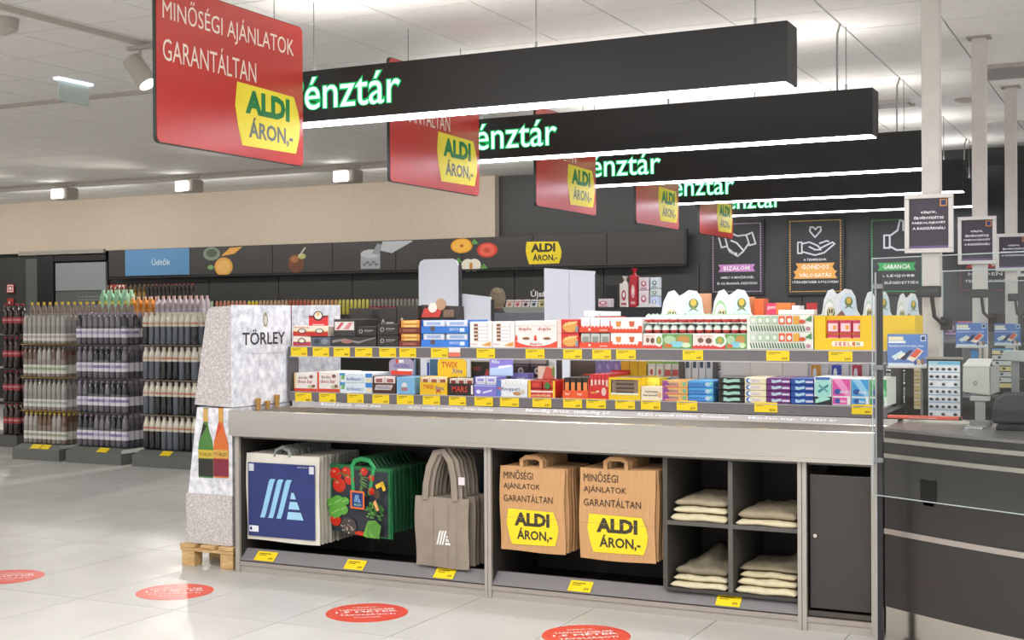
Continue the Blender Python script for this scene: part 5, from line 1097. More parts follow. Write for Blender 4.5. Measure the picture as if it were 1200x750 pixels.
row(34, 158, 7.2, 353.5, 11.05, .31, .032, [('#8a7c72', '#e2c43c', '#d5d0c4')], 'yellow capped bottle showing above the left drinks stand', 'yellow capped bottles behind the left stand', suplabel='dark stack of stock behind the left and middle drinks stands')
row(117, 152, 9, 339.5, 11.9, .33, .045, [('#9fcfb0', '#b4dcc0', '#b4dfc4')], 'pale green bottle behind the middle drinks stand', 'pale green bottles behind the middle stand', rows=2, suplabel='dark stack of stock under the pale green bottles')
row(152, 181, 7.5, 347.5, 11.9, .3, .04, [('#dd9440', '#e9c8b4', '#e8a860')], 'orange drink bottle behind the drinks stands', 'orange drink bottles behind the stands', rows=2, suplabel='dark stack of stock under the orange bottles')
row(182, 240, 6.5, 346.5, 11.9, .3, .036, [('#c9bcc4', '#dfb9b4', '#cfc9d2')], 'clear bottle with a pink cap behind the right drinks stand', 'clear pink capped bottles behind the right stand', rows=2, suplabel='dark stack of stock under the clear bottles')
row(124, 172, 5.2, 333.5, 14.3, .23, .022, [('#6a4a1f', '#8a7a5a', '#b08a3c')], 'small amber bottle on the high back shelf', 'amber bottles on the high back shelf')
row(172, 228, 4.6, 332.5, 14.3, .23, .022, [('#23201f', '#a8463c', '#3c3432')], 'small black bottle with a red cap on the high back shelf', 'black bottles with red caps on the high back shelf')
zsh = atY(176, 333, 14.3).z-.235
xs0 = atY(118, 340, 14.3).x; xs1 = atY(500, 340, 14.3).x; xsm = atY(231, 340, 14.3).x
g = thing('back_shelving', 'dark shelving along the back wall under the picture band', 'shelving', ((xs0+xs1)/2, 14.7, 0))
MB().box(xs0, 14.2, zsh-.04, xsm, 14.9, zsh, M('#2f2c2a', .5)).build('high_shelf', g)
zs2 = atY(340, 351.5, 14.1).z-.195
MB().box(xsm-.7, 14.0, zs2-.05, xs1, 14.19, zs2-.002, M('#2f2c2a', .5)).build('lower_shelf', g)
MB().box(xs0, 14.2, .0, xs1, 15.0, zs2-.05, M('#2a2826', .6)).build('shelf_base', g)
MB().box(xs0, 14.3, zs2-.049, xsm, 14.85, zsh-.041, M('#2a2826', .6)).build('shelf_back', g)
for a_, b_, c, l in ((196, 217, ('#d0583c', '#c9b49c', '#b8432c'), 'orange red'), (217, 231, ('#4a6ab0', '#b9c4d0', '#8aa4d0'), 'blue'), (231, 251, ('#4f8a54', '#a9c4a0', '#7ab47c'), 'green'), (252, 289, ('#a83a30', '#c98a70', '#d0b09a'), 'red'), (290, 303, ('#5a9ad0', '#e0c43c', '#7ab0dc'), 'light blue, yellow topped'), (303, 338, ('#c8503a', '#c9a07a', '#b0b46a'), 'red, green banded'), (338, 364, ('#c84a34', '#c06a4c', '#d07a4c'), 'brick red'), (364, 396, ('#c98a5c', '#d9a878', '#b46a44'), 'tan'), (396, 433, ('#d8cc4a', '#dcd06a', '#b4a83c'), 'yellow'), (433, 491, ('#b8282c', '#8f8f86', '#c23a3c'), 'crimson, silver topped')):
    row(a_, b_, 4.5, 351.5 if a_ > 250 else 348.5, 14.1, .195, .021, [c], 'small %s bottle on the back shelf' % l, '%s bottles on the back shelf' % l, name='small_bottle', zfix=zs2-.001)

# ================================================================== FLOOR STICKERS
for i, (px, py, lb) in enumerate(((8, 676, 'red round floor sticker cut by the left edge'), (205, 693.5, 'red round floor sticker in front of the pallet'), (430, 718, 'red round floor sticker below the taupe tote'), (687, 745, 'red round floor sticker cut by the bottom edge'))):
    c = atZ(px, py, 0); r = .2
    m = MB().lathe((c.x, c.y, .0003), [(r, 0), (r, .001)], M('#d4493a', .35), 40).build('floor_sticker'); tag(m, lb, 'floor sticker', None)
    a = math.radians(35); R = Vector((math.cos(a), math.sin(a), 0)); U = Vector((-math.sin(a), math.cos(a), 0))
    p = PR((c.x, c.y, .0013), R, U)
    for k, (tx, w, h) in enumerate((('KÉRJÜK,', .13, .022), ('TARTSON LEGALÁBB', .27, .034), ('1,5 MÉTER', .3, .045), ('TÁVOLSÁGOT!', .27, .034), ('Köszönjük', .13, .022))):
        p.txt(tx, -w/2, .1-.055*k-.0, w, h, '#f0e4df', .02, 1)
    p.build('printed_text', m)

# ================================================================== CASH DESK
S = Vector((-1.075, 5.87, 0)); dv = Vector((.888, -.46, 0)).normalized(); nv = Vector((-.46, -.888, 0)).normalized()
def arcp(t, off=0, z=0):
    p = S+dv*t+nv*(.05*math.sin(math.pi*min(t, 1.4)/1.4)+off); return Vector((p.x, p.y, z))
TS = [1.4*i/18 for i in range(19)]
desk = thing('cash_desk', 'dark curved cash desk with silver trim strips at the right', 'cash desk', (-.5, 6.1, 0))
def arcband(name, z0, z1, off, m, th=.02, bev=0):
    vs = []; fs = []
    for t in TS:
        for o_, z in ((off, z0), (off, z1), (off-th, z1), (off-th, z0)): vs.append(arcp(t, o_, z))
    n = len(TS)
    for i in range(n-1):
        for k in range(4): a = i*4+k; b = i*4+(k+1) % 4; fs.append((a, b, b+4, a+4))
    fs += [(3, 2, 1, 0), tuple((n-1)*4+k for k in range(4))]
    return MB().add(vs, fs, m).build(name, desk)
DK = M('#2a2725', .35, coat=.15); SIL = M('#b0a8a2', .35, .6)
arcband('kick_plate', 0, .15, -.006, STEEL); arcband('lower_panel', .151, .47, 0, DK); arcband('trim_strip', .472, .496, .004, SIL); arcband('middle_panel', .498, .806, 0, DK)
arcband('trim_strip', .808, .827, .004, SIL); arcband('upper_panel', .829, .874, 0, DK); arcband('trim_strip', .876, .895, .004, SIL); arcband('top_panel', .897, .925, 0, DK)
top = [arcp(t, .006, .926) for t in TS]+[Vector((.6, 6.45, .926)), Vector((-1.075, 6.45, .926))]
MB().prism(top, (0, 0, .012), M('#8f8b88', .3, .7)).build('desk_top', desk)
MB().box(-1.075, 5.9, 0, -1.055, 6.44, .925, DK).build('side_panel', desk)
MB().box(-1.05, 6.2, .9385, -.2, 6.24, .953, STEEL).build('back_rail', desk)
# black slot
a = atY(1079, 588, 5.72); tt = .3
for t_ in [i*.002 for i in range(400)]:
    q = arcp(t_, .0, .65); v = q-CP; px = 600+FPX*v.dot(RT)/v.dot(FW)
    if px > 1079: ta = t_; break
for t_ in [i*.002 for i in range(400)]:
    q = arcp(t_, .0, .65); v = q-CP; px = 600+FPX*v.dot(RT)/v.dot(FW)
    if px > 1098: tb2 = t_; break
A_, B_2 = arcp(ta, .003), arcp(tb2, .003); R = (B_2-A_).normalized(); wS = (B_2-A_).length
zt2, zb3 = .735, .645
MB().prism([A_+Z_*zb3, B_2+Z_*zb3, B_2+Z_*zt2, A_+Z_*zt2], (-nv)*-.002, M('#020202', 1, spec=0)).build('black_slot', desk)
MB().prism([A_+R*wS*.2+Z_*(zb3-.02), A_+R*wS*.8+Z_*(zb3-.02), A_+R*wS*.8+Z_*zb3, A_+R*wS*.2+Z_*zb3], nv*.003, M('#020202', 1, spec=0)).build('slot_tab', desk)
# post and acrylic screen
pb_ = Vector((-1.11, 5.80, 0))
q0 = atZ(1032, 757, 0); 
po = thing('screen_post', 'slim dark metal post standing before the cash desk and carrying the clear screen', 'post', (q0.x, q0.y, 0))
MB().box(q0.x-.014, q0.y-.014, .004, q0.x+.014, q0.y+.014, 1.62, M('#232024', .4, .2)).build('pole', po, .002)
MB().box(q0.x-.016, q0.y-.0165, .01, q0.x-.009, q0.y-.0145, 1.62, M('#a9a5ae', .3, .7)).build('pole_edge', po)
MB().box(q0.x-.03, q0.y-.03, 0, q0.x+.03, q0.y+.03, .0039, DARK).build('foot_plate', po)
ac0 = q0+Vector((-.022, -.03, 0)); ac1 = ac0+dv*1.5
scr = thing('clear_screen', 'large clear acrylic screen before the nearest cash desk', 'screen', (ac0.x, ac0.y, .66))
d2 = nv*.006
MB().prism([ac0+Z_*.66, ac1+Z_*.66, ac1+Z_*1.68, ac0+Z_*1.68], d2, ACRYL).build('acrylic_sheet', scr)
for a_, b_ in (((ac0, .66), (ac1, .66)), ((ac0, 1.68), (ac1, 1.68)), ((ac0, .66), (ac0, 1.68))):
    MB().tube([a_[0]+Z_*a_[1]+d2/2, b_[0]+Z_*b_[1]+d2/2], .0025, M('#a9b2b8', .25), 6).build('polished_edge', scr)
for z in (.8, 1.2, 1.55): MB().box(q0.x-.02, q0.y-.034, z, q0.x+.02, q0.y-.0168, z+.02, M('#8a878c', .4, .5)).build('clamp', scr)
# items on the desk
def pbox(name, label, cat, px0, px1, py0, py1, Yp, dep, col, design=None, z0=None, rough=.4, bev=.004, partname=None):
    x0, x1, a, b = rng(px0, px1, py0, py1, Yp); z0 = a if z0 is None else z0
    o = MB().box(x0, Yp, z0, x1, Yp+dep, b, M(col, rough)).build(name, None, bev); tag(o, label, cat)
    if design: PR((x0, Yp, z0), X_, Z_, x1-x0, b-z0, .0012).design(design).build('printed_front', o)
    return o
pbox('divider_bar', 'salmon red divider bar lying on the steel rail of the cash desk', 'divider bar', 1040, 1127, 487.5, 497, 6.2, .03, '#d9604c', [('t', 'következő vásárló', .3, .25, .38, .4, '#f2d6d0'), ('r', .96, 0, 1, 1, '#3a3838')], z0=.954)
# produce chart
cx0, cx1, ca, cb_ = rng(1088, 1125, 422, 488, 6.33); ch = thing('icon_chart', 'white chart with rows of small dark icons in a black stand, behind the red bar', 'chart', ((cx0+cx1)/2, 6.34, .94))
MB().box(cx0-.008, 6.335, .94, cx1+.008, 6.35, cb_+.012, M('#242324', .4)).build('stand_frame', ch, .002)
MB().box(cx0-.012, 6.32, cb_+.004, cx1+.012, 6.36, cb_+.014, M('#8f8c88', .4)).build('top_edge', ch)
p = PR((cx0, 6.334, .95), X_, Z_, cx1-cx0, cb_-.955, .001); p.rect(0, 0, 1, 1, '#dfe3ea'); p.rect(.0, .93, 1, 1, '#a9cfe4'); p.rect(.3, .94, 1, .99, '#6fb4d8')
rn = random.Random(5)
for r_ in range(7):
    p.rect(0, .8-.13*r_+.0, 1, .812-.13*r_, '#6a9ac4')
    for c_ in range(5):
        if r_ in (2, 6) and c_ % 2: continue
        u = .1+.19*c_; v = .86-.13*r_
        p.ell(u, v, .05+.02*rn.random(), .025, rn.choice(['#2c2f38', '#3a3a44', '#54504c'])); p.rect(u-.03, v-.02, u+.02, v+.02, '#2f323a')
p.build('printed_icons', ch)
# terminal on stand
tx0, tx1, ta_, tb3 = rng(1128, 1160, 430, 462, 6.12); tm = thing('card_terminal', 'light grey card terminal on a short stand at the cash desk', 'card terminal', ((tx0+tx1)/2, 6.16, .939))
MB().prism([(tx0, 6.12, ta_+.01), (tx1, 6.12, ta_-.005), (tx1-.002, 6.12, tb3), (tx0+.002, 6.12, tb3)], (0, .11, 0), M('#aeada9', .45)).build('housing', tm, .006)
MB().prism([(tx0+.002, 6.12, tb3+.001), (tx1-.002, 6.12, tb3+.001), (tx1-.0, 6.225, tb3+.028), (tx0+.015, 6.225, tb3+.028)], (0, 0, .006), M('#c9c9c6', .4)).build('lid', tm)
MB().prism([(tx1+.001, 6.125, ta_), (tx1+.03, 6.2, ta_+.01), (tx1+.03, 6.2, tb3+.01), (tx1+.001, 6.125, tb3)], (0, .02, 0), M('#8b8a86', .45)).build('side_cheek', tm)
MB().box(tx0+.05, 6.14, .96, tx0+.09, 6.18, ta_-.03, M('#8f8f8d', .4)).build('stem', tm); MB().box(tx0+.03, 6.13, ta_-.03, tx0+.11, 6.2, ta_-.006, M('#a3a29e', .4)).build('bracket', tm, .004)
MB().box(tx0+.03, 6.11, .939, tx0+.11, 6.19, .9595, M('#7f7e7c', .4)).build('foot', tm)
q = atY(1143, 449, 6.119); p = PR((0, 6.119, 0), X_, Z_); p.ell(q.x, q.z, .008, .01, '#6a6966'); p.ell(q.x, q.z, .004, .006, '#aeada9'); p.build('emblem', tm)
pbox('barcode_block', 'small steel block with a barcode label on the desk edge', 'block', 1130, 1152, 501, 512.5, 5.95, .1, '#8f8c8a', [('r', .05, .1, .95, .9, '#e9e9ea')]+[('r', .1+.055*i, .2, .1+.055*i+(.03 if i % 3 else .015), .8, '#2a2a2c') for i in range(14)], z0=.9385)
x0, x1, a, b = rng(1162, 1215, 462, 508, 5.95)
mo = thing('till_monitor', 'dark rounded back of the till monitor at the right edge', 'monitor', ((x0+x1)/2, 6.0, .9385))
MB().prism([(x0, 5.95, .965), (x1, 5.95, .965), (x1, 5.95, b+.01), (x0+.05, 5.95, b+.005), (x0+.015, 5.95, b-.02), (x0+.004, 5.95, b-.06)], (0, .07, 0), M('#2a2a2e', .5)).build('housing', mo, .012)
MB().box(x0+.02, 5.93, .9385, x1, 6.03, .962, M('#17171a', .3)).build('base', mo, .004)
# tobacco cabinet and blue poster
x0, x1, a, b = rng(1042, 1088, 432, 488, 6.62); x0 = max(x0, -1.16)
cbn = thing('pack_cabinet', 'dark cabinet with a strip of cream packs behind the blue price poster', 'cabinet', ((x0+x1)/2, 6.8, 0))
MB().box(x0, 6.9, 0, x1, 7.0, b+.03, M('#57524e', .5)).build('back_board', cbn); MB().box(x0+.1, 6.63, .0, x1, 6.9, .93, M('#3a3633', .5)).build('cabinet_body', cbn)
for i in range(13): MB().box(x0+.055, 6.84, .955+.019*i, x0+.085, 6.899, .972+.019*i, M(('#dccfae', '#d8c48a')[i % 2], .5)).build('cream_pack', cbn)
MB().box(x1-.04, 6.86, .94, x1-.028, 6.9, b+.03, M('#c4cdd4', .3)).build('light_edge', cbn)
def blue_poster(px0, px1, py0, py1, Yp, label, zf):
    x0, x1, a, b = rng(px0, px1, py0, py1, Yp); t = thing('price_poster', label, 'poster', ((x0+x1)/2, Yp, a))
    MB().box(x0, Yp, a, x1, Yp+.006, b, M('#5b80c4', .35)).build('board', t)
    PR((x0, Yp, a), X_, Z_, x1-x0, b-a, .001).design([('r', .02, .0, 1, .1, '#d9dfea'), ('r', .03, .8, .4, .92, '#e6dcc0'), ('r', .03, .72, .46, .79, '#eef0f4'), ('t', 'ÉRVÉNYESÍTSE NÁLUNK', .05, .6, .86, .07, '#e6ecf6'), ('p', [(.1, .3), (.35, .48), (.42, .4), (.2, .18)], '#cfe0ea'), ('p', [(.3, .25), (.55, .5), (.64, .5), (.42, .18)], '#2c2f4a'), ('p', [(.48, .22), (.75, .58), (.9, .48), (.66, .14)], '#e9dccb'), ('p', [(.56, .32), (.74, .56), (.86, .48), (.7, .26)], '#d9573a'), ('p', [(.24, .3), (.42, .42), (.46, .38), (.3, .22)], '#efe6cf'), ('e', .78, .14, .05, .1, '#c9b49c'), ('e', .88, .15, .05, .1, '#8a6a5c'), ('e', .7, .12, .04, .08, '#3c4a8a'), ('r', .83, .78, .96, .96, '#d9e0ee'), ('r', .85, .81, .94, .93, '#26336f')]).build('printed_front', t)
    MB().box(x0-.002, Yp-.004, a-.008, x1+.002, Yp+.012, a-.0005, M('#c9c6c2', .4)).build('holder_rail', t)
    MB().tube([(x1-.03, Yp+.012, zf), (x1-.03, Yp+.012, a)], .006, M('#77736f', .4), 8).build('holder_stem', t)
blue_poster(1040, 1087, 391.5, 429, 6.42, 'blue price poster in front of the nearest column', .9385)
blue_poster(1120, 1157, 378.5, 406, 8.7, 'blue price poster at the second column', 0)
blue_poster(1165, 1196, 379.5, 404, 10.7, 'blue price poster at the third column', 0)
# columns with frames and displays
def column(pxc, Y, label, frame, disp, i):
    x = atY(pxc, 300, Y).x; t = thing('white_column', label, 'column', (x, Y+.045, 0))
    w = .045
    MB().box(x-w, Y, 0, x+w, Y+.09, CZ-.012, M('#c8c2bd', .45)).build('shaft', t, .004)
    if i: MB().box(x-w-.03, Y-.02, CZ-.0115, x+w+.03, Y+.11, CZ-.001, M('#a9a39e', .45)).build('top_plate', t)
    x0, x1, a, b = rng(*frame, Y-.02)
    f = thing('framed_notice', ('framed dark notice on the %s column' % ('nearest', 'second', 'third', 'fourth')[i]), 'notice', ((x0+x1)/2, Y-.01, a), 'framed parking notices')
    fw = (x1-x0)*.1; fm = M('#c9c5c3', .35, .2)
    for bx in ((x0, a, x1, a+fw), (x0, b-fw, x1, b), (x0, a+fw, x0+fw, b-fw), (x1-fw, a+fw, x1, b-fw)): MB().box(bx[0], Y-.022, bx[1], bx[2], Y-.001, bx[3], fm).build('frame_bar', f, .003)
    MB().box(x0+fw, Y-.012, a+fw, x1-fw, Y-.002, b-fw, M('#37323f', .45)).build('notice_board', f)
    p = PR((x0+fw, Y-.0125, a+fw), X_, Z_, x1-x0-2*fw, b-a-2*fw, .0008)
    p.rect(0, 0, 1, .05, '#6a5480'); p.rect(.78, .84, .97, .98, '#d08a3c'); p.rect(.81, .86, .94, .96, '#26336f')
    for k, (tx, wd) in enumerate((('KÉRJÜK,', .4), ('ÉRVÉNYESÍTSE', .76), ('PARKOLÓJEGYÉT', .86), ('A KASSZÁKNÁL!', .84))): p.txt(tx, .5-wd/2, .69-.105*k, wd, .065, '#e6e2ea', .03, 1)
    p.build('printed_notice', f)
    if disp:
        x0, x1, a, b = rng(*disp, Y-.12); c = thing('customer_display', ('small black customer display on an arm at the %s column' % ('nearest', 'second', 'third', 'fourth')[i]), 'display', ((x0+x1)/2, Y-.1, a-.15))
        MB().box(x0, Y-.12, a, x1, Y-.08, b, M('#1e1d1e', .35)).build('display_head', c, .004)
        q = PR((x0, Y-.1205, a), X_, Z_, x1-x0, b-a, .001); q.rect(.06, .2, .94, .85, '#2c2f2e'); q.txt('0,00 Ft', .5, .4, .36, .3, '#5a6460', 0, 1); q.build('display_screen', c)
        mx = x0+(x1-x0)*.62
        MB().tube([(mx, Y-.09, a), (mx+.01, Y-.08, a-.1), (mx+.04, Y-.05, a-.13), (mx+.06, Y-.012, a-.13)], .011, M('#2c2826', .4), 8).build('arm', c)
        MB().box(mx+.03, Y-.012, a-.17, mx+.09, Y-.001, a-.1, M('#2c2826', .4)).build('mount_plate', c, .003)
column(1090.8, 7.05, 'nearest white square column behind the framed notice', (1060, 1117, 227, 297), (1073.5, 1102, 335, 348.5), 0)
column(1147.5, 9.2, 'second white square column from the camera', (1122.5, 1167.5, 253.5, 310), (1138, 1157, 339, 349), 1)
column(1184.5, 11.35, 'third white square column from the camera', (1166.5, 1210, 273.5, 318), (1181, 1195, 344, 353), 2)
column(1210, 13.5, 'fourth column just inside the right edge', (1192.5, 1228, 288, 324), None, 3)

# ================================================================== SECOND LANE AND BEYOND
def lane(Y0, x0, x1, nm):
    t = thing('checkout_unit', 'dark checkout unit of the %s lane' % nm, 'checkout unit', ((x0+x1)/2, Y0+.3, 0))
    MB().box(x0, Y0, 0, x1, Y0+.6, .78, M('#3a3735', .5)).build('cabinet', t); MB().box(x0-.01, Y0-.02, .781, x1, Y0+.62, .91, STEEL).build('steel_band', t, .003)
    MB().box(x0, Y0+.56, .911, x1, Y0+.9, .94, TOP).build('lower_shelf', t); MB().box(x0, Y0+.58, 1.2, x1, Y0+.95, 1.25, RAILM).build('upper_shelf', t)
    for xx in (x0, (x0+x1)/2, x1-.03): MB().box(xx, Y0+.64, .941, xx+.03, Y0+.9, 1.199, RAILM).build('upright', t)
    return t
lane(8.05, -4.85, -1.3, 'second'); lane(10.2, -4.85, -1.35, 'third'); lane(12.35, -4.85, -1.4, 'fourth')
YL = 8.68
x0, x1, a, b = rng(566, 660, 366.5, 376, 9.06)
tag(MB().box(x0, 9.06, 1.0, x1, 9.1, b, M('#6c6b6e', .4)).build('partition_panel'), 'low grey partition between the white screens', 'partition')
for k, (p0, p1, py, lb) in enumerate(((491, 537, 303.5, 'tall white screen panel left of the centre'), (538, 575, 343.5, 'low white screen panel left of the person'), (638, 697, 313.5, 'wide white screen panel right of the person'))):
    x0, x1, a, b = rng(p0, p1, py, 380, 8.46+.04*k); r = .05
    Yp = 8.46+.04*k
    pts = [(x0, Yp, .911), (x1, Yp, .911), (x1, Yp, b-r), (x1-r*.3, Yp, b-r*.3), (x1-r, Yp, b), (x0+r, Yp, b), (x0+r*.3, Yp, b-r*.3), (x0, Yp, b-r)] if k == 0 else [(x0, Yp, .911), (x1, Yp, .911), (x1, Yp, b-.03), (x0, Yp, b)]
    t = thing('white_screen', lb, 'screen', ((x0+x1)/2, Yp, .911)); MB().prism(pts, (0, .012, 0), M('#dfe3ee', .35, noise=.02)).build('panel', t)
    MB().box(x1+.001, Yp, .911, x1+.014, Yp+.03, b-r, M('#2b2b2d', .4)).build('side_rail', t)
    if k == 2: MB().box((x0+x1)/2-.002, Yp-.002, .93, (x0+x1)/2+.002, Yp-.0005, b-.03, M('#b9bdc6', .4)).build('joint', t)
# magazines
x0, x1, a, b = rng(588, 640, 352, 366, 13.6)
g = thing('magazine_rack', 'pale magazine rack below the wall lettering', 'rack', ((x0+x1)/2, 13.7, 0)); MB().box(x0-.5, 13.65, 0, x1+.3, 14.0, 1.42, M('#3a3836', .5)).build('rack_body', g); MB().box(x0-.02, 13.58, a-.01, x1+.02, 13.648, a+.06, M('#b9c4b8', .5)).build('front_lip', g)
for i, (c, d, l) in enumerate((('#e6dcd0', '#c97a5a', 'cream magazine with a rust figure'), ('#efdedd', '#c84a50', 'white magazine with a red square'), ('#ead9dc', '#4a3a44', 'pink magazine with a dark figure'), ('#e4e6ea', '#4a5470', 'white magazine with a blue title'), ('#e2d8a8', '#7a6a4a', 'pale yellow magazine at the right end of the rack'))):
    xx = x0+.05+i*.105
    o = MB().prism([(xx, 13.6, a+.061), (xx+.095, 13.6, a+.061), (xx+.095, 13.64, b+.01), (xx, 13.64, b+.01)], (0, -.004, 0), M(c, .5)).build('magazine'); tag(o, l, 'magazine')
    p = PR((xx, 13.5955, a+.061), X_, (0, .04, b-a-.05), .095, b-a-.06, .001); p.ell(.5, .4, .25, .28, d); p.rect(.1, .8, .9, .92, d); p.build('cover_print', o)
# gift stand
YG = 11.6
x0, x1, a, b = rng(697, 775, 340, 362, YG)
g = thing('gift_stand', 'black stand holding gift packs behind the sweets shelf', 'stand', ((x0+x1)/2, YG+.2, 0)); zg = atY(740, 360, YG).z
MB().box(x0, YG+.02, 0, x1, YG+.5, zg-.002, M('#26282c', .4)).build('stand_body', g)
MB().box(x0-.02, YG+.32, zg-.001, x0+.1, YG+.34, zg+.22, M('#222226', .4)).box(x0+.12, YG+.32, zg-.001, x0+.2, YG+.34, zg+.12, M('#222226', .4)).build('back_screen', g)
for i, (p0, p1, q0_, q1, c, d, lb) in enumerate(((697, 716, 350, 360, '#d9cbd0', '#c9567a', 'pink and white box on the black stand'), (726, 736, 332, 357, '#ddd5cb', '#a83a44', 'cream gift pack with a red figure, left in the group'), (737.5, 746, 323, 357, '#b3242e', '#d9a0a0', 'glossy red wrapped gift'), (748.5, 760, 325, 340, '#d9cdd0', '#b04a5c', 'upper white and pink gift box'), (748.5, 760, 340.5, 357, '#e0d4d4', '#b8566a', 'lower white and pink gift box'), (762, 772, 325, 338, '#cfd8da', '#3f6a70', 'white gift box with a teal emblem, top of the right stack'), (762, 772, 338.5, 347, '#d4dcd6', '#4a7a6a', 'gift box with a green emblem, middle of the right stack'), (762, 772, 347.5, 357, '#c4cfe4', '#8a9ac0', 'pale blue gift box at the bottom of the right stack'))):
    z0 = {697: zg}.get(p0); xx0, xx1, aa, bb2 = rng(p0, p1, q0_, q1, YG+.04)
    if q1 >= 357 and p0 > 697: aa = zg
    if p0 == 697: aa = zg
    o = MB().box(xx0, YG+.04, aa+.0005, xx1, YG+.12, bb2, M(c, .4)).build('gift_pack', None, .006); tag(o, lb, 'gift pack')
    p = PR((xx0, YG+.0395, aa), X_, Z_, xx1-xx0, bb2-aa, .001); p.ell(.5, .5, .26, .22, d); p.ell(.5, .52, .14, .12, '#e9e2dc'); p.rect(.2, .1, .8, .18, d); p.build('printed_front', o)
    if p0 in (726, 737.5): MB().lathe(((xx0+xx1)/2, YG+.08, bb2), [(.03, 0), (.012, .03), (.03, .07)], M(c, .3), 10).build('tied_top', o)
tag(MB().prism([(x0+.42, YG+.0, zg), (x0+.66, YG+.0, zg), (x0+.6, YG+.0, zg+.035), (x0+.48, YG+.0, zg+.03)], (0, .03, 0), M('#d5d2cf', .4)).build('price_card'), 'low white card lying before the glossy red gift', 'card')
# header cards and egg packs of the second lane shelf, red white card
ZL = 1.2515
arch(961, 1008, 338.5, 360, YL, ('#cfe0cc', '#e0562c'), 'arched white header card left of the screen post on the second lane shelf', ZL)
arch(1009.5, 1046, 341, 361, YL, ('#cfe0cc', '#e0562c'), 'arched white header card crossed by the screen post', ZL)
arch(1049, 1079, 343.5, 361.5, YL, ('#cfe0cc', '#e0562c'), 'arched white header card left of the nearest column', ZL)
x0, x1, a, b = rng(945, 957, 355, 366, YL-.03); tag(MB().box(x0, YL-.03, ZL, x1, YL-.01, b, M('#c93a3c', .5)).build('red_card'), 'small red card left of the arched header cards', 'card')
e0 = None
def eggrow(px0, px1, Y, n, top):
    global e0
    x0 = atY(px0, 360, Y).x; x1 = atY(px1, 360, Y).x
    for i in range(n):
        c = Vector((x0+(x1-x0)*(i+.5)/n, Y, ZL+.001+.045*top)); lb = 'chocolate egg on the second lane shelf, %s tier' % ('lower', 'upper')[top]
        if e0 is None: e0 = egg(c.x, c.y, c.z, (x1-x0)/n, lb); e0['group'] = 'chocolate eggs on the second lane shelf'; e0b = c; globals()['e0c'] = c
        else: o = e0.copy(); COL.objects.link(o); o.location = e0.location+c-e0c; o['label'] = lb
x0, x1 = atY(955, 360, YL-.08).x, atY(1080, 360, YL-.08).x
tag(MB().box(x0, YL-.1, ZL+.0455-.0, x1, YL-.04, ZL+.0458, M('#d8e0da', .5)).build('card_tray'), 'card tray between the egg tiers on the second lane shelf', 'tray') if False else None
eggrow(955, 1080, YL-.07, 17, 0)
z_l = ZL
for i, (p0, p1, c, d, lb) in enumerate(((1080, 1098, '#26336f', '#c9d0e4', 'navy bag'), (1060, 1079, '#37427a', '#b9566a', 'navy and pink bag'), (1106, 1122, '#5a4a5c', '#b08ab0', 'plum coloured pack'), (1122, 1138, '#c46a84', '#e6c2cc', 'rose pack'))):
    carton(p0, p1, 366, 386, c, [('e', .5, .55, .3, .25, d), ('r', .1, .1, .9, .25, d)], lb+' on the farther lane shelf seen through the clear screen', Yp=YL+.02 if i < 2 else 10.83, z0=ZL+.0005, z1=ZL+.12, dep=.08, name='sweets_pack')
# strip cards on the second lane, yellow chart
for k, (p0, p1, q0_, q1, Yc, zf, lb) in enumerate(((1161, 1187, 408, 456, 8.5, .912, 'yellow banded chart of the second lane behind the till monitor'), (1137, 1147, 408, 440, 8.75, .95, 'narrow blue and grey card stand right of the icon chart'))):
    x0, x1, a, b = rng(p0, p1, q0_, q1, Yc)
    t = thing('chart_stand', lb, 'chart', ((x0+x1)/2, Yc, zf)); MB().box(x0, Yc, 0, x1, Yc+.012, b, M('#2f2e2f' if k == 0 else '#8f8f92', .4)).build('stand_board', t)
    p = PR((x0, Yc, a), X_, Z_, x1-x0, b-a, .001)
    if k == 0:
        for r_ in range(7): p.rect(.06, .04+.135*r_, .96, .15+.135*r_, ('#d9c890', '#cfd2d0', '#c9ccd0')[r_ % 3]); p.ell(.3+.1*(r_ % 4), .1+.135*r_, .08, .03, '#4a4a50')
        p.rect(.06, .94, .96, .99, '#6a9ac4')
    else: p.rect(.1, .6, .9, .95, '#4a8fd0'); p.rect(.1, .1, .9, .5, '#b9b4b0')
    p.build('printed_rows', t)
# acrylic screens of the farther lanes
for k, (px, Y, top) in enumerate(((1103, 8.0, 318), (1150, 10.15, 330))):
    a = atY(px, top, Y); b = a+dv*1.2
    t = thing('clear_screen', 'clear acrylic screen of the %s lane, its pale edge beside the columns' % ('second', 'third')[k], 'screen', (a.x, a.y, .95)); a0 = Vector((a.x, a.y, 0)); b0 = a0+dv*.9
    MB().prism([a0+Z_*.95, b0+Z_*.95, b0+Z_*a.z, a0+Z_*a.z], nv*.006, ACRYL).build('acrylic_sheet', t)
    MB().tube([a0+Z_*.95, a0+Z_*a.z], .012, M('#9fb0c4', .2, .3), 8).build('edge_profile', t); MB().tube([a0+Z_*a.z, b0+Z_*a.z], .004, M('#c9d2d6', .25), 6).build('polished_edge', t)
    MB().box(a.x-.05, a.y-.03, 0, a.x+.5, a.y+.3, .949, M('#35312f', .4)).build('desk_front', t)
# second grey terminal
x0, x1, a, b = rng(1172, 1203, 411, 422, 8.2)
t = thing('card_terminal', 'pale terminal of the second lane above the till monitor', 'card terminal', ((x0+x1)/2, 8.25, .95)); MB().prism([(x0, 8.2, a), (x1, 8.2, a-.01), (x1, 8.2, b), (x0+.02, 8.2, b)], (0, .1, 0), M('#b9bcbd', .4)).build('housing', t, .004)
MB().box(x0+.06, 8.22, .95, x0+.1, 8.27, a, M('#8a8b8c', .4)).build('stem', t)

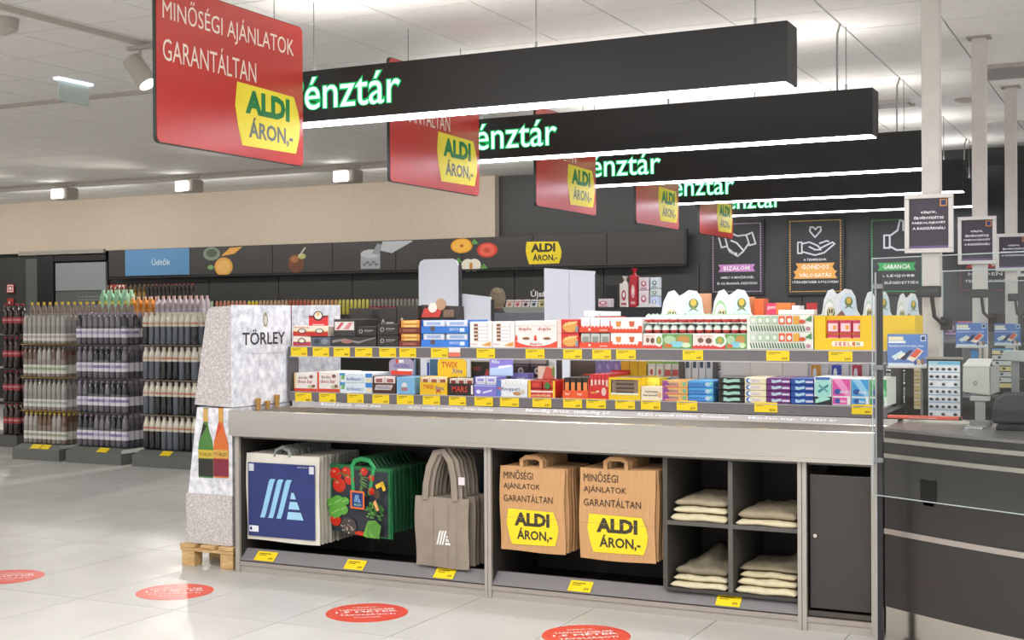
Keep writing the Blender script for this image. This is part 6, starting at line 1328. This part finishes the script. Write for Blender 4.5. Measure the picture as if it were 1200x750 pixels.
# ================================================================== PERSON
def person():
    v = ray(584, 367); base = CP+v*14.0; bx, by = base.x, base.y
    root = thing('person', 'person with a light hair bun walking behind the low white screen', 'person', (bx, by, 0))
    def skin(name, pts, edges, rad, mat, sub=1, parent=root):
        me = D.meshes.new(name); me.from_pydata([tuple(Vector(p)+Vector((bx, by, 0))-OR[parent.name]) for p in pts], edges, []); ob = D.objects.new(name, me); COL.objects.link(ob); ob.parent = parent
        md = ob.modifiers.new('skin', 'SKIN'); md.use_smooth_shade = True
        for i, r in enumerate(rad):
            r = r if isinstance(r, tuple) else (r, r); me.skin_vertices[0].data[i].radius = r
        me.skin_vertices[0].data[0].use_root = True
        s = ob.modifiers.new('sub', 'SUBSURF'); s.levels = sub; s.render_levels = sub
        me.materials.append(mat); OR[ob.name] = OR[parent.name]; return ob
    P = [(0, 0, .93), (0, 0, 1.1), (0, 0, 1.3), (0, 0, 1.42), (0, 0, 1.49), (0, -.01, 1.56),
         (.17, 0, 1.37), (.22, .02, 1.1), (.2, -.1, .9), (.2, -.14, .84), (-.17, 0, 1.37), (-.22, .02, 1.1), (-.2, -.1, .9), (-.2, -.14, .84),
         (.09, 0, .88), (.1, -.02, .5), (.1, .02, .08), (.1, -.1, .04), (-.09, 0, .88), (-.1, .06, .5), (-.1, .12, .08), (-.1, .02, .04)]
    P = [(a, -b_, c) for a, b_, c in P]
    Ed = [(0, 1), (1, 2), (2, 3), (3, 4), (4, 5), (3, 6), (6, 7), (7, 8), (8, 9), (3, 10), (10, 11), (11, 12), (12, 13), (0, 14), (14, 15), (15, 16), (16, 17), (0, 18), (18, 19), (19, 20), (20, 21)]
    Rr = [(.15, .11), (.13, .1), (.15, .11), (.1, .08), .05, .05, .055, .042, .03, .028, .055, .042, .03, .028, .085, .055, .042, .035, .085, .055, .042, .035]
    skin('body', P, Ed, Rr, M('#5a5458', .7))
    hd = MB(); prof = [(.02, 0), (.045, .01), (.06, .04), (.072, .09), (.075, .13), (.068, .18), (.045, .215), (.01, .23)]
    hd.lathe((bx, by-.005, 1.5), prof, M('#d2a58c', .5), 16); hd.lathe((bx+.005, by+.075, 1.575), [(.001, 0), (.014, .005), (.008, .04)], M('#d2a58c', .5), 6)
    for s_ in (-1, 1): hd.lathe((bx+s_*.076, by, 1.575), [(.004, 0), (.012, .02), (.01, .05), (.002, .06)], M('#cf9f86', .5), 6)
    h_ = hd.build('head', root, smooth=True)
    for s_ in (-1, 1): MB().lathe((bx+s_*.03, by+.066, 1.61), [(.001, -.008), (.009, 0), (.001, .008)], M('#3a2c24', .3), 8).build('eye', h_)
    MB().box(bx-.022, by+.06, 1.538, bx+.022, by+.068, 1.546, M('#a8564c', .5)).build('mouth', h_)
    hr = MB().lathe((bx, by-.018, 1.53), [(.05, 0), (.083, .04), (.088, .1), (.08, .15), (.055, .19), (.01, .205)], M('#a3937a', .8, noise=.25, scale=40), 14)
    hr.lathe((bx+.01, by-.07, 1.66), [(.01, 0), (.04, .015), (.045, .04), (.03, .065), (.005, .075)], M('#b5a688', .8, noise=.25, scale=40), 12).build('hair', root, smooth=True)
    for s_ in (-1, 1):
        for f_ in range(5):
            x_ = bx+s_*.2+(f_-2)*.012; L_ = (.045, .06, .065, .06, .04)[f_]
            MB().tube([(x_, by+.14, .85), (x_, by+.15, .85-L_*.6), (x_, by+.145, .85-L_)], .007, M('#d2a58c', .5), 6).build('finger', root)
person()

for m_ in list(D.objects):
    if m_.type == 'MESH' and m_.location.z < -40: D.objects.remove(m_)
